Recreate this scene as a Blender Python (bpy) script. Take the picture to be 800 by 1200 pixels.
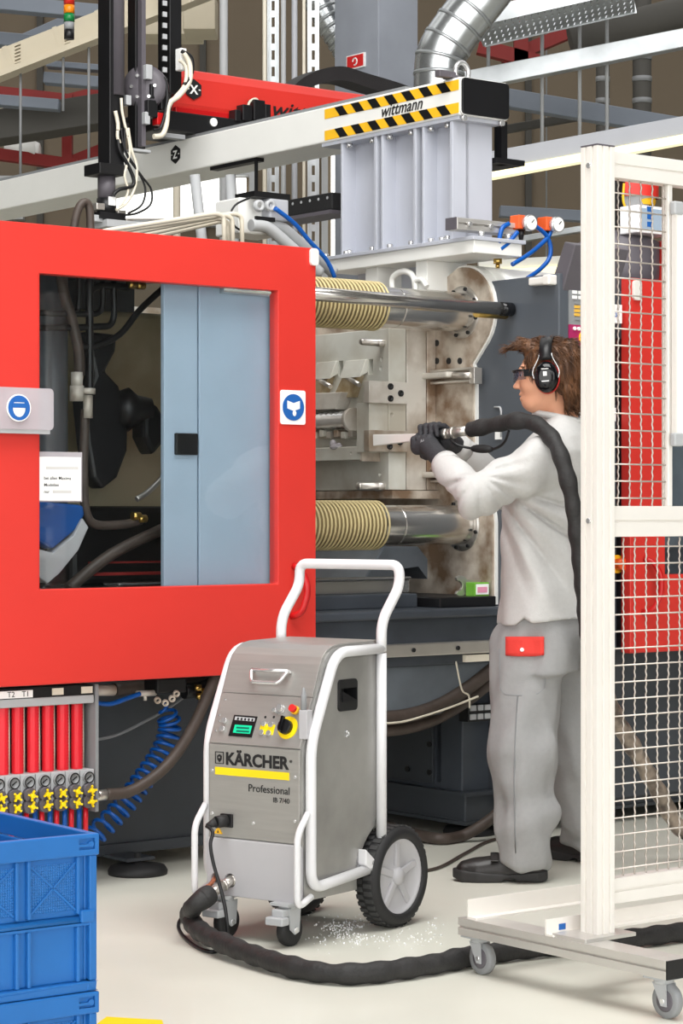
import bpy, bmesh, math, random
import numpy as np
from mathutils import Vector, Matrix
random.seed(7)
for _o in list(bpy.data.objects): bpy.data.objects.remove(_o)
scene = bpy.context.scene
C = scene.collection
# ---------------------------------------------------------------- camera
FPX, CAMH = 2700.0, 1.2
cd = bpy.data.cameras.new('camera'); cam = bpy.data.objects.new('camera', cd); C.objects.link(cam)
cd.sensor_fit = 'VERTICAL'; cd.sensor_height = 36.0; cd.lens = FPX/1200*36.0
cd.clip_end = 200
cam.location = (0, 0, CAMH); cam.rotation_euler = (math.radians(90), 0, 0)
scene.camera = cam
# ---------------------------------------------------------------- world, lamps, exposure
world = bpy.data.worlds.new('hall_light'); scene.world = world
world.use_nodes = True
bg = world.node_tree.nodes['Background']
bg.inputs[0].default_value = (1.0, 0.995, 0.98, 1); bg.inputs[1].default_value = 2.2
def area(name, loc, target, size, power, col=(1, .99, .97)):
    ld = bpy.data.lights.new(name, 'AREA'); ld.shape = 'RECTANGLE'; ld.size, ld.size_y = size
    ld.energy = power; ld.color = col
    o = bpy.data.objects.new(name, ld); C.objects.link(o); o.location = loc
    d = Vector(target)-Vector(loc); o.rotation_euler = d.to_track_quat('-Z', 'Y').to_euler()
    return o
area('hall_lamps_overhead_offscreen', (0.2, 5.0, 6.6), (0.1, 6.6, 0), (5.0, 4.0), 330)
area('hall_lamps_far_offscreen', (0, 15, 8.6), (0, 15, 0), (14, 8), 300)
vs = scene.view_settings
vs.view_transform = 'Standard'; vs.look = 'None'; vs.gamma = 1.0; vs.exposure = 0.65
vs.use_curve_mapping = False
# ---------------------------------------------------------------- frames and pixels
class Fr:
    "a ground frame: origin, turn about z; (u, v, z) to world; a pixel's ray cut by a plane of the frame"
    def __init__(s, o, deg):
        s.o = o; a = math.radians(deg); s.deg = deg
        s.U = (math.cos(a), math.sin(a)); s.V = (-math.sin(a), math.cos(a))
        s.cu = -(o[0]*s.U[0]+o[1]*s.U[1]); s.cv = -(o[0]*s.V[0]+o[1]*s.V[1])
    def __call__(s, p):
        u, v, z = p
        return (s.o[0]+u*s.U[0]+v*s.V[0], s.o[1]+u*s.U[1]+v*s.V[1], z)
    def r(s, x):
        a = (x-400)/FPX
        return a*s.U[0]+s.U[1], a*s.V[0]+s.V[1]
    def atv(s, x, y, v):
        a, b = s.r(x); t = (v-s.cv)/b
        return (s.cu+t*a, v, CAMH-(y-600)/FPX*t)
    def atu(s, x, y, u):
        a, b = s.r(x); t = (u-s.cu)/a
        return (u, s.cv+t*b, CAMH-(y-600)/FPX*t)
    def atz(s, x, y, z=0.0):
        t = (CAMH-z)*FPX/(y-600); a, b = s.r(x)
        return (s.cu+t*a, s.cv+t*b, z)
WF = Fr((0, 0), 0)
M = Fr((-1.044, 7.05), 38)        # the moulding machine and its robot
K = Fr((-.241, 6.425), -35.5)     # the blasting unit
F = Fr((.638, 5.74), 38)          # the mobile fence
def at(x, y, Y): return ((x-400)/FPX*Y, Y, CAMH-(y-600)/FPX*Y)
# ---------------------------------------------------------------- materials
def lin(c):
    return tuple(((v/255)/12.92 if v/255 <= .04045 else ((v/255+.055)/1.055)**2.4) for v in c)+(1,)
def mat(name, rgb, rough=.5, metal=0, var=.06, scale=8, bump=0, bscale=60, trans=0, emit=0, rgb2=None, stretch=None, coat=0, ior=1.45, alpha=1, spec=.5):
    m = bpy.data.materials.new(name); m.use_nodes = True
    nt = m.node_tree; b = nt.nodes['Principled BSDF']
    b.inputs['Roughness'].default_value = rough; b.inputs['Metallic'].default_value = metal
    b.inputs['IOR'].default_value = ior; b.inputs['Specular IOR Level'].default_value = spec
    if trans: b.inputs['Transmission Weight'].default_value = trans
    if coat: b.inputs['Coat Weight'].default_value = coat
    if alpha < 1: b.inputs['Alpha'].default_value = alpha
    base = lin(rgb)
    tc = nt.nodes.new('ShaderNodeTexCoord'); mp = nt.nodes.new('ShaderNodeMapping')
    if stretch: mp.inputs['Scale'].default_value = stretch
    nt.links.new(tc.outputs['Object'], mp.inputs['Vector'])
    no = nt.nodes.new('ShaderNodeTexNoise'); no.inputs['Scale'].default_value = scale; no.inputs['Detail'].default_value = 5
    nt.links.new(mp.outputs['Vector'], no.inputs['Vector'])
    rp = nt.nodes.new('ShaderNodeValToRGB')
    if rgb2 is not None:
        c2 = lin(rgb2); rp.color_ramp.elements[0].color = c2; rp.color_ramp.elements[1].color = base
        rp.color_ramp.elements[0].position = .36; rp.color_ramp.elements[1].position = .62
    else:
        rp.color_ramp.elements[0].color = tuple(c*(1-var) for c in base[:3])+(1,)
        rp.color_ramp.elements[1].color = tuple(min(1, c*(1+var)) for c in base[:3])+(1,)
        rp.color_ramp.elements[0].position = .3; rp.color_ramp.elements[1].position = .7
    nt.links.new(no.outputs['Fac'], rp.inputs['Fac']); nt.links.new(rp.outputs['Color'], b.inputs['Base Color'])
    if bump:
        n2 = nt.nodes.new('ShaderNodeTexNoise'); n2.inputs['Scale'].default_value = bscale; n2.inputs['Detail'].default_value = 4
        nt.links.new(mp.outputs['Vector'], n2.inputs['Vector'])
        bp = nt.nodes.new('ShaderNodeBump'); bp.inputs['Strength'].default_value = bump; bp.inputs['Distance'].default_value = .01
        nt.links.new(n2.outputs['Fac'], bp.inputs['Height']); nt.links.new(bp.outputs['Normal'], b.inputs['Normal'])
    if emit:
        b.inputs['Emission Color'].default_value = base; b.inputs['Emission Strength'].default_value = emit
    return m
MT = {}
def D(k, *a, **kw): MT[k] = mat(k, *a, **kw)
D('red', (208, 52, 44), .42, var=.03, scale=3, bump=.03, bscale=200)
D('red_dark', (190, 22, 24), .35)
D('red_steel', (128, 26, 22), .6)
D('white_paint', (220, 220, 222), .35, var=.015)
D('robot_white', (238, 238, 234), .4, var=.015)
D('robot_grey', (184, 187, 197), .45, var=.02)
D('dark_panel', (82, 87, 94), .42, var=.05, scale=4)
D('dark_base', (60, 64, 69), .45, var=.12, scale=5, bump=.04)
D('blue_dark', (64, 69, 76), .35, var=.18, scale=6, bump=.05)
D('chute_blue', (98, 105, 112), .35, var=.14, scale=9, bump=.04)
D('inner_panel', (160, 178, 196), .5, var=.03)
D('steel', (204, 199, 192), .3, .8, var=.1, scale=5)
D('steel_polish', (214, 211, 206), .2, .92, var=.04)
D('steel_stain', (212, 202, 188), .4, .25, scale=9, rgb2=(134, 110, 88), bump=.06, bscale=40)
D('steel_stain2', (216, 211, 202), .38, .2, scale=5, rgb2=(150, 134, 116), bump=.05, bscale=40)
D('mold_steel', (224, 225, 217), .36, .15, scale=4, rgb2=(190, 184, 170), bump=.04)
D('stainless', (168, 166, 162), .42, .5, var=.05, scale=6, stretch=(1, 1, 14), bump=.02, bscale=30)
D('stainless_side', (172, 171, 168), .34, .55, scale=5, rgb2=(152, 151, 148), bump=.03, bscale=18)
D('stain_grey_paint', (180, 179, 182), .4, var=.02)
D('chrome', (222, 222, 222), .2, .7, var=.03)
D('brass', (196, 164, 92), .28, 1)
D('black_plastic', (22, 22, 24), .4, var=.15)
D('black_gloss', (14, 14, 17), .12, var=.1)
D('rubber', (34, 34, 35), .62, var=.15, bump=.1, bscale=120)
D('tread', (62, 62, 62), .7, var=.1)
D('hose_black', (40, 39, 39), .62, var=.2, scale=30, bump=.25, bscale=90)
D('hose_brown', (72, 62, 56), .5, var=.2, scale=20, bump=.1)
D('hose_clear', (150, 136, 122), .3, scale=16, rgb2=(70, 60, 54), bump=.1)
D('yellow', (246, 214, 20), .45, var=.03)
D('yellow_warn', (246, 190, 40), .45, var=.04)
D('bellow_cream', (206, 190, 142), .45, var=.08, scale=20)
D('bellow_dark', (120, 106, 74), .5, var=.15, scale=30)
D('crate_blue', (32, 104, 176), .38, var=.05, scale=10)
D('crate_blue_deep', (14, 78, 150), .4, var=.05)
D('hose_blue', (12, 84, 168), .3, var=.1)
D('tube_red', (222, 34, 48), .3, var=.06)
D('light_grey', (176, 178, 180), .5, var=.03)
D('mid_grey', (138, 140, 142), .5, var=.04)
D('alu', (206, 203, 198), .36, .55, var=.04, scale=12)
D('alu_white', (236, 232, 226), .4, .1, var=.02)
D('wire', (198, 190, 182), .35, .7, var=.06)
D('board_white', (246, 246, 246), .25, var=.01)
D('paper', (246, 246, 244), .6, var=.01)
D('ink', (24, 24, 26), .6, var=.02)
D('ink_faint', (202, 200, 198), .6)
D('ink_pale', (150, 150, 152), .6)
D('sign_blue', (34, 96, 172), .4, var=.03)
D('sign_red', (214, 44, 44), .4, var=.03)
D('lcd', (22, 190, 140), .3, emit=.25)
D('lcd_dark', (10, 100, 84), .4)
D('copper', (222, 140, 104), .35, .9)
D('orange', (226, 92, 40), .4)
D('magenta', (162, 40, 92), .4)
D('key_yellow', (226, 178, 74), .5)
D('green', (112, 176, 60), .45)
D('pink', (226, 150, 176), .5)
D('glove', (50, 50, 54), .7, var=.12, scale=60, bump=.35, bscale=180)
D('shirt', (196, 195, 193), .88, var=.03, scale=90, bump=.12, bscale=260)
D('trousers', (152, 152, 152), .85, var=.03, scale=60, bump=.1, bscale=240)
D('skin', (224, 164, 132), .5, var=.06, scale=14)
D('hair', (104, 68, 40), .5, scale=40, rgb2=(62, 38, 22), stretch=(1, 1, .25), bump=.5, bscale=90)
D('leather', (36, 33, 32), .36, var=.15, scale=20, bump=.12, bscale=70)
D('sole', (44, 43, 43), .55, var=.1)
D('lens', (60, 66, 80), .05, var=.02)
D('ice', (250, 252, 255), .3)
D('cream_pipe', (222, 214, 196), .4)
D('busbar', (196, 186, 164), .6, var=.08, scale=3)
D('steel_blue', (116, 124, 136), .5, var=.1, scale=2)
D('galv', (176, 180, 182), .34, .7, var=.15, scale=6)
D('duct', (196, 200, 202), .26, .85, var=.08, scale=4)
D('column_grey', (172, 174, 180), .55, var=.03)
D('column_blue', (150, 155, 165), .5, var=.04)
D('wall_brown', (112, 100, 84), .8, var=.06, scale=1)
D('lamp_strip', (255, 244, 196), .5, emit=.6)
D('window_lit', (255, 255, 250), .5, emit=1.0)
D('dark_hall', (74, 72, 68), .8, var=.1, scale=1)
D('hopper_grey', (92, 88, 94), .45)
D('lamp_red', (200, 40, 30), .3); D('lamp_amber', (226, 130, 20), .3); D('lamp_green', (20, 120, 60), .3)
def glass_mat():
    m = bpy.data.materials.new('guard_glass'); m.use_nodes = True; nt = m.node_tree
    b = nt.nodes['Principled BSDF']; out = nt.nodes['Material Output']
    tr = nt.nodes.new('ShaderNodeBsdfTransparent'); tr.inputs[0].default_value = (.95, .97, .975, 1)
    gl = nt.nodes.new('ShaderNodeBsdfGlossy'); gl.inputs['Roughness'].default_value = .02
    lw = nt.nodes.new('ShaderNodeLayerWeight'); lw.inputs[0].default_value = .5
    pw = nt.nodes.new('ShaderNodeMath'); pw.operation = 'POWER'; pw.inputs[1].default_value = 4
    fr = nt.nodes.new('ShaderNodeMath'); fr.operation = 'MULTIPLY_ADD'; fr.inputs[1].default_value = .9; fr.inputs[2].default_value = .035
    nt.links.new(lw.outputs['Facing'], pw.inputs[0]); nt.links.new(pw.outputs[0], fr.inputs[0])
    mx = nt.nodes.new('ShaderNodeMixShader')
    nt.links.new(fr.outputs[0], mx.inputs[0]); nt.links.new(tr.outputs[0], mx.inputs[1]); nt.links.new(gl.outputs[0], mx.inputs[2])
    nt.links.new(mx.outputs[0], out.inputs[0]); nt.nodes.remove(b)
    return m
MT['glass'] = glass_mat()
def clear_mat():
    m = glass_mat(); m.name = 'clear_plastic'
    for n in m.node_tree.nodes:
        if n.type == 'BSDF_TRANSPARENT': n.inputs[0].default_value = (.9, .88, .9, 1)
    return m
MT['clear'] = clear_mat()
MT['frost'] = mat('frosted_plastic', (206, 200, 206), .2, alpha=.55)
MT['lens_clear'] = mat('spectacle_lens', (70, 74, 92), .05, alpha=.38)
# ---------------------------------------------------------------- mesh builder
def V3(p): return Vector(p)
class MB:
    "collects shapes in a frame's coordinates; the mesh is stored in world metres"
    def __init__(s, fr=WF): s.fr = fr; s.v = []; s.f = []; s.sm = []
    def add(s, vs, fs, smooth=False):
        n = len(s.v); s.v += [tuple(p) for p in vs]
        for q in fs: s.f.append(tuple(i+n for i in q)); s.sm.append(smooth)
        return s
    def hexa(s, p):
        return s.add(p, [(0, 3, 2, 1), (4, 5, 6, 7), (0, 1, 5, 4), (1, 2, 6, 5), (2, 3, 7, 6), (3, 0, 4, 7)])
    def box(s, x0, x1, y0, y1, z0, z1):
        return s.hexa([(x0, y0, z0), (x1, y0, z0), (x1, y1, z0), (x0, y1, z0), (x0, y0, z1), (x1, y0, z1), (x1, y1, z1), (x0, y1, z1)])
    def bar(s, a, b, w, h, up=(0, 0, 1)):
        a, b = V3(a), V3(b); d = (b-a).normalized(); sd = d.cross(V3(up)).normalized()*w/2; u = sd.cross(d).normalized()*h/2
        return s.hexa([a-sd-u, a+sd-u, b+sd-u, b-sd-u, a-sd+u, a+sd+u, b+sd+u, b-sd+u])
    def cyl(s, a, b, r0, r1=None, n=20, cap=True, smooth=True):
        r1 = r0 if r1 is None else r1
        a, b = V3(a), V3(b); d = (b-a).normalized()
        x = d.cross(V3((0, 0, 1)) if abs(d.z) < .9 else V3((1, 0, 0))).normalized(); y = d.cross(x)
        vs = []
        for c, r in ((a, r0), (b, r1)):
            for i in range(n):
                t = 2*math.pi*i/n; vs.append(c+x*r*math.cos(t)+y*r*math.sin(t))
        s.add(vs, [(i, (i+1) % n, n+(i+1) % n, n+i) for i in range(n)], smooth)
        if cap:
            s.add(vs[:n][::-1], [tuple(range(n))]); s.add(vs[n:], [tuple(range(n))])
        return s
    def tube(s, pts, r, n=10, closed=False, caps=True):
        P = [V3(p) for p in pts]; m = len(P)
        R = r if isinstance(r, (list, tuple)) else [r]*m
        T = []
        for i in range(m):
            a = P[(i-1) % m] if (closed or i) else P[0]; b = P[(i+1) % m] if (closed or i < m-1) else P[-1]
            T.append((b-a).normalized() if (b-a).length > 1e-9 else Vector((0, 0, 1)))
        x = T[0].cross(V3((0, 0, 1)) if abs(T[0].z) < .9 else V3((1, 0, 0))).normalized()
        vs = []
        for i in range(m):
            x = (x-T[i]*x.dot(T[i])).normalized(); y = T[i].cross(x)
            for k in range(n):
                t = 2*math.pi*k/n; vs.append(P[i]+(x*math.cos(t)+y*math.sin(t))*R[i])
        fs = []
        for i in range(m if closed else m-1):
            j = (i+1) % m
            for k in range(n): fs.append((i*n+k, i*n+(k+1) % n, j*n+(k+1) % n, j*n+k))
        s.add(vs, fs, True)
        if caps and not closed:
            s.add(vs[:n][::-1], [tuple(range(n))]); s.add(vs[-n:], [tuple(range(n))])
        return s
    def lathe(s, prof, o, axis=(0, 0, 1), n=24, smooth=True):
        o = V3(o); d = V3(axis).normalized()
        x = d.cross(V3((0, 0, 1)) if abs(d.z) < .9 else V3((1, 0, 0))).normalized(); y = d.cross(x)
        vs = []
        for r, h in prof:
            for i in range(n):
                t = 2*math.pi*i/n; vs.append(o+d*h+x*r*math.cos(t)+y*r*math.sin(t))
        fs = []
        for j in range(len(prof)-1):
            for i in range(n): fs.append((j*n+i, j*n+(i+1) % n, (j+1)*n+(i+1) % n, (j+1)*n+i))
        return s.add(vs, fs, smooth)
    def prism(s, poly, fn, d0, d1, smooth=False):
        n = len(poly)
        vs = [fn(a, b, d0) for a, b in poly]+[fn(a, b, d1) for a, b in poly]
        s.add(vs, [(i, (i+1) % n, n+(i+1) % n, n+i) for i in range(n)], smooth)
        s.add(vs[:n][::-1], [tuple(range(n))]); s.add(vs[n:], [tuple(range(n))])
        return s
    def ell(s, c, r, n=16, m=10):
        vs = []; fs = []
        for j in range(m+1):
            p = math.pi*j/m
            for i in range(n):
                t = 2*math.pi*i/n
                vs.append((c[0]+r[0]*math.sin(p)*math.cos(t), c[1]+r[1]*math.sin(p)*math.sin(t), c[2]+r[2]*math.cos(p)))
        for j in range(m):
            for i in range(n): fs.append((j*n+i, (j+1)*n+i, (j+1)*n+(i+1) % n, j*n+(i+1) % n))
        return s.add(vs, fs, True)
    def mesh(s, name, o=(0, 0, 0)):
        me = bpy.data.meshes.new(name)
        vs = [s.fr(p) for p in s.v]
        me.from_pydata([(p[0]-o[0], p[1]-o[1], p[2]-o[2]) for p in vs], [], s.f)
        me.polygons.foreach_set('use_smooth', s.sm)
        bm = bmesh.new(); bm.from_mesh(me); bmesh.ops.remove_doubles(bm, verts=bm.verts, dist=1e-6)
        bmesh.ops.recalc_face_normals(bm, faces=bm.faces); bm.to_mesh(me); bm.free()
        me.update()
        return me
def worldloc(o):
    l = Vector((0, 0, 0))
    while o is not None: l = l+o.location; o = o.parent
    return l
def tag(o, label=None, cat=None, group=None, kind=None):
    if label: o['label'] = label
    if cat: o['category'] = cat
    if group: o['group'] = group
    if kind: o['kind'] = kind
    return o
def thing(name, label, cat, loc, group=None):
    o = bpy.data.objects.new(name, None); C.objects.link(o); o.location = loc; o.empty_display_size = .1
    return tag(o, label, cat, group)
def put(name, mb, m, parent=None, bevel=0, seg=2, label=None, **kw):
    "one mesh object from a builder; under a parent it is a part"
    if parent is not None: o = worldloc(parent)
    else:
        vs = [mb.fr(p) for p in mb.v]
        o = Vector((sum(p[0] for p in vs)/len(vs), sum(p[1] for p in vs)/len(vs), min(p[2] for p in vs)))
    me = mb.mesh(name, o); ob = bpy.data.objects.new(name, me); C.objects.link(ob)
    me.materials.append(MT[m] if isinstance(m, str) else m)
    if parent is not None: ob.parent = parent
    else: ob.location = o
    if bevel:
        b = ob.modifiers.new('bevel', 'BEVEL'); b.width = bevel; b.segments = seg; b.limit_method = 'ANGLE'; b.angle_limit = math.radians(40)
        b.harden_normals = False
    return tag(ob, label, **kw)
def clone(src, parent, off):
    "a copy of a part that shares its mesh, moved by a world offset"
    o = src.copy(); C.objects.link(o); o.parent = parent; o.location = Vector(src.location)+Vector(off); return o
def clone_tree(src, off, label=None, parent=None):
    o = src.copy(); C.objects.link(o); o.parent = parent; o.location = Vector(src.location)+Vector(off)
    if label: o['label'] = label
    for ch in list(src.children): clone_tree(ch, (0, 0, 0), None, o)
    return o
def cut(ob, mb):
    "cuts real holes: subtracts a builder's solids from a finished part"
    me0 = mb.mesh('hole'); h = bpy.data.objects.new('hole', me0); C.objects.link(h)
    b = ob.modifiers.new('hole', 'BOOLEAN'); b.operation = 'DIFFERENCE'; b.object = h; b.solver = 'EXACT'
    bpy.context.view_layer.update(); dg = bpy.context.evaluated_depsgraph_get()
    me = bpy.data.meshes.new_from_object(ob.evaluated_get(dg)); m = ob.data.materials[0]
    ob.modifiers.clear(); me.materials.clear(); me.materials.append(m)
    me.polygons.foreach_set('material_index', [0]*len(me.polygons)); ob.data = me
    bpy.data.objects.remove(h); return ob
def fillet(pts, r, n=6, closed=False):
    P = [V3(p) for p in pts]; out = []
    m = len(P)
    for i in range(m):
        if not closed and i in (0, m-1): out.append(P[i]); continue
        a, b, c = P[(i-1) % m], P[i], P[(i+1) % m]
        d1, d2 = (a-b), (c-b); rr = min(r, d1.length*.49, d2.length*.49)
        p, q = b+d1.normalized()*rr, b+d2.normalized()*rr
        for k in range(n+1):
            t = k/n; out.append(p*(1-t)**2+b*2*t*(1-t)+q*t*t)
    return out
def spline(pts, n=8):
    P = [V3(p) for p in pts]; out = []
    for i in range(len(P)-1):
        a, b, c, d = P[max(i-1, 0)], P[i], P[i+1], P[min(i+2, len(P)-1)]
        for k in range(n):
            t = k/n
            out.append(.5*((2*b)+(c-a)*t+(2*a-5*b+4*c-d)*t*t+(3*b-a-3*c+d)*t**3))
    out.append(P[-1]); return out
def rrect(x0, x1, y0, y1, r, n=5):
    out = []
    for cx, cy, a in ((x1-r, y1-r, 0), (x0+r, y1-r, 90), (x0+r, y0+r, 180), (x1-r, y0+r, 270)):
        for k in range(n+1):
            t = math.radians(a+90*k/n); out.append((cx+r*math.cos(t), cy+r*math.sin(t)))
    return out
PV = lambda a, b, d: (a, d, b)      # polygon in (u, z), thickness along v
PU = lambda a, b, d: (d, a, b)      # polygon in (v, z), thickness along u
PZ = lambda a, b, d: (a, b, d)
def writing(name, txt, fr, org, right, up, size, m, parent, bold=0, shear=0, xs=1.0, align='LEFT', width=None):
    "flat lettering: org, right and up in the frame's coordinates, size the letter height"
    cu = bpy.data.curves.new(name, 'FONT'); cu.body = txt; cu.size = 1; cu.extrude = .004; cu.offset = bold; cu.shear = shear
    cu.align_x = align; cu.resolution_u = 3
    ob = bpy.data.objects.new(name, cu); C.objects.link(ob)
    dg = bpy.context.evaluated_depsgraph_get(); me = bpy.data.meshes.new_from_object(ob.evaluated_get(dg))
    bpy.data.objects.remove(ob)
    r, u = V3(right).normalized(), V3(up).normalized(); nrm = r.cross(u)
    k = size/.72; mb = MB(fr)
    if width: xs = width/(k*max(v.co.x for v in me.vertices))
    vs = [V3(org)+r*(v.co.x*k*xs)+u*(v.co.y*k)+nrm*(v.co.z*.1) for v in me.vertices]
    mb.add(vs, [tuple(p.vertices) for p in me.polygons])
    return put(name, mb, m, parent)
# ================================================================ the hall
mb = MB().box(-16, 16, -7, 24, -.1, 0)
def floor_mat():
    m = mat('floor_epoxy', (222, 221, 209), .3, var=.03, scale=.9, coat=.15)
    nt = m.node_tree; b = nt.nodes['Principled BSDF']
    n = nt.nodes.new('ShaderNodeTexNoise'); n.inputs['Scale'].default_value = 3.2; n.inputs['Detail'].default_value = 6
    r = nt.nodes.new('ShaderNodeMapRange'); r.inputs[3].default_value = .2; r.inputs[4].default_value = .5
    tc = nt.nodes.new('ShaderNodeTexCoord'); nt.links.new(tc.outputs['Object'], n.inputs['Vector'])
    nt.links.new(n.outputs['Fac'], r.inputs[0]); nt.links.new(r.outputs[0], b.inputs['Roughness'])
    return m
put('floor', mb, floor_mat(), kind='structure')
put('wall_back', MB().box(-16, 16, 22, 22.3, 0, 9), 'wall_brown', kind='structure')
put('wall_left', MB().box(-16, -15.7, -7, 22, 0, 9), 'dark_hall', kind='structure')
put('wall_right', MB().box(15.7, 16, -7, 22, 0, 9), 'dark_hall', kind='structure')
put('ceiling', MB().box(-16, 16, -7, 22.3, 9, 9.2), 'dark_hall', kind='structure')
for i in range(8):
    x = -6+i*1.55
    put('trim_%d' % (i+1), MB().box(x, x+.06, 21.93, 22, 0, 9), 'dark_hall', kind='structure')
# lit windows of the back wall: frame, mullions, panes
def hall_window(n, x0, x1, y0, y1):
    a, b = at(x0, y1, 21.9), at(x1, y0, 21.9)
    o = put('window_%d' % n, MB().box(a[0], b[0], 21.86, 22, a[2]-.06, a[2]), 'light_grey', kind='structure')
    put('window_frame', MB().box(a[0]-.06, a[0], 21.86, 22, a[2]-.06, b[2]+.06).box(b[0], b[0]+.06, 21.86, 22, a[2]-.06, b[2]+.06).box(a[0], b[0], 21.86, 22, b[2], b[2]+.06), 'light_grey', o)
    k = max(1, int((b[0]-a[0])/1.0)); w = (b[0]-a[0])/k
    for i in range(k):
        put('pane', MB().box(a[0]+i*w+.03, a[0]+(i+1)*w-.03, 21.9, 21.94, a[2]+.02, b[2]-.02), 'window_lit', o)
hall_window(1, 120, 292, 206, 258)
hall_window(2, 384, 402, 170, 330)
hall_window(3, -60, 20, 214, 250)
def run(name, label, cat, p, q, w, h, m, group=None, bevel=.004):
    "a straight steel member between two points"
    return put(name, MB().bar(p, q, w, h), m, None, bevel, 1, label, cat=cat, group=group)
# grey clad column with two faces and a red fire sign
cF = Fr(at(443, 600, 12)[:2], 38)
col = put('clad_column', MB(cF).box(0, .27, 0, .36, 0, 7.5), 'column_blue', None, .004, 1, 'tall smooth grey clad column behind the white robot beam', cat='column')
put('side_cladding', MB(cF).box(-.006, 0, 0, .36, 0, 7.5), 'column_blue', col)
a = cF.atu(407, 83, -.008); b = cF.atu(428, 68, -.008)
sg = thing('fire_sign', 'small square red fire hose sign on the grey clad column', 'sign', cF((-.008, (a[1]+b[1])/2, a[2])))
put('sign_plate', MB(cF).box(-.016, -.006, b[1], a[1], a[2], a[2]+.075), 'paper', sg)
put('sign_face', MB(cF).box(-.018, -.016, b[1]+.008, a[1]-.008, a[2]+.006, a[2]+.069), 'sign_red', sg)
mb = MB(cF); cy = (a[1]+b[1])/2
mb.tube([(-.0185, cy+.018*math.cos(t*.3), a[2]+.036+.018*math.sin(t*.3)) for t in range(18)], .004, 6)
put('sign_symbol', mb, 'paper', sg)
# silver ventilation duct with seams
path = spline([at(514, 330, 11.4), at(514, 150, 11.4), at(514, 92, 11.4), at(518, 62, 11.4), at(538, 30, 11.4), at(562, 0, 11.4), at(600, -50, 11.4), at(640, -110, 11.4)], 8)
dk = thing('ventilation_duct', 'shiny silver ventilation duct bending behind the robot beam end', 'duct', path[0])
put('duct_tube', MB().tube(path, .125, 28), 'duct', dk)
for i in (10, 17, 22, 27, 32, 37, 44):
    d = (path[i+1]-path[i-1]).normalized()
    put('seam_ring', MB().tube([path[i]-d*.008, path[i]+d*.008], .129, 28), 'galv', dk)
path = spline([at(425, 130, 12.6), at(412, 70, 12.6), at(396, 40, 12.6), at(377, 8, 12.6), at(362, -30, 12.6), at(350, -90, 12.6)], 10)
dk = thing('flexible_duct', 'narrow ribbed flexible duct rising beside the grey clad column', 'duct', path[0])
put('duct_tube', MB().tube(path, .083, 20), 'duct', dk)
for i in range(2, len(path)-2, 3):
    d = (path[i+1]-path[i-1]).normalized(); put('seam_ring', MB().tube([path[i]-d*.01, path[i]+d*.01], .087, 20), 'galv', dk)
# upright conduits and struts
for i, (x, w, m, lab) in enumerate(((262, 10, 'light_grey', 'pale grey upright conduit just past the vertical robot arm'), (207, 9, 'cream_pipe', 'cream upright pipe against the black energy chain'),
        (310, 5, 'cream_pipe', 'thin cream upright conduit beside the slotted strut'), (332, 6, 'light_grey', 'thin grey upright conduit between two slotted struts'), (345, 7, 'column_grey', 'wider light grey upright conduit by the slotted struts'), (356, 4, 'cream_pipe', 'thinnest cream upright conduit next to the flexible duct'))):
    p = at(x, 600, 11.7); r = w/2/FPX*11.7
    o = put('conduit', MB().cyl((p[0], p[1], 0), (p[0], p[1], 6.4), r, n=14), m, None, label=lab, cat='pipe')
for x, lab in ((320, 'galvanised slotted strut post with round holes beside thin conduits'), (367, 'galvanised slotted strut post in front of the flexible duct')):
    p = at(x, 600, 11.9); t = thing('slotted_strut', lab, 'post', (p[0], p[1], 0))
    mb = MB().box(p[0]-.03, p[0]+.03, p[1], p[1]+.01, 0, 6.4).box(p[0]-.03, p[0]-.024, p[1]-.03, p[1], 0, 6.4).box(p[0]+.024, p[0]+.03, p[1]-.03, p[1], 0, 6.4)
    chn = put('channel', mb, 'galv', t)
    hl = MB()
    for k in range(28): hl.box(p[0]-.008, p[0]+.008, p[1]-.01, p[1]+.02, 2.6+k*.085, 2.65+k*.085)
    cut(chn, hl)
# the tapered grey stanchions seen under the beam
for x0, x1, lab in ((228, 242, 'slanted grey support tube under the beam left of its bracket'), (270, 276, 'slanted pale support tube under the beam right of its bracket')):
    put('support_tube', MB().cyl(at(x0, 205, 9.6), at(x1, 330, 9.6), .022, n=12), 'light_grey', label=lab, cat='pipe')
# right upper steelwork
run('roof_beam', 'bright galvanised roof beam rising above the robot beam end cap', 'beam', at(540, 97, 13), at(860, 34, 13), .1, .105, 'galv')
run('roof_beam', 'galvanised roof beam sloping down behind the fence post', 'beam', at(590, 115, 14), at(860, 160, 14), .1, .11, 'steel_blue')
run('roof_beam', 'thin dark cross beam below the two galvanised roof beams', 'beam', at(585, 153, 14.4), at(682, 136, 14.4), .06, .05, 'dark_hall')
run('roof_beam', 'low grey cable beam running level behind the pressure gauges', 'beam', at(585, 248, 15), at(720, 256, 15), .1, .07, 'steel_blue')
run('roof_beam', 'grey rail above the wall strip lamp and behind the gauges', 'beam', at(585, 285, 15.6), at(720, 262, 15.6), .1, .04, 'galv')
lt = thing('strip_light', 'long white hall strip light with glowing underside near the fence top', 'lamp', at(575, 200, 11.5))
put('housing', MB().bar(at(556, 194, 11.5), at(840, 142, 11.5), .16, .09), 'column_grey', lt, .005, 1)
put('diffuser', MB().bar(tuple(Vector(at(560, 208, 11.46))), tuple(Vector(at(838, 157, 11.46))), .1, .04), 'lamp_strip', lt)
lt = thing('strip_light', 'far strip light glowing low on the back wall behind the gauges', 'lamp', at(590, 328, 19))
put('housing', MB().bar(at(560, 312, 19), at(720, 302, 19), .16, .07), 'robot_white', lt)
put('diffuser', MB().bar(at(560, 323, 18.95), at(720, 313, 18.95), .14, .07), 'lamp_strip', lt)
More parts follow.
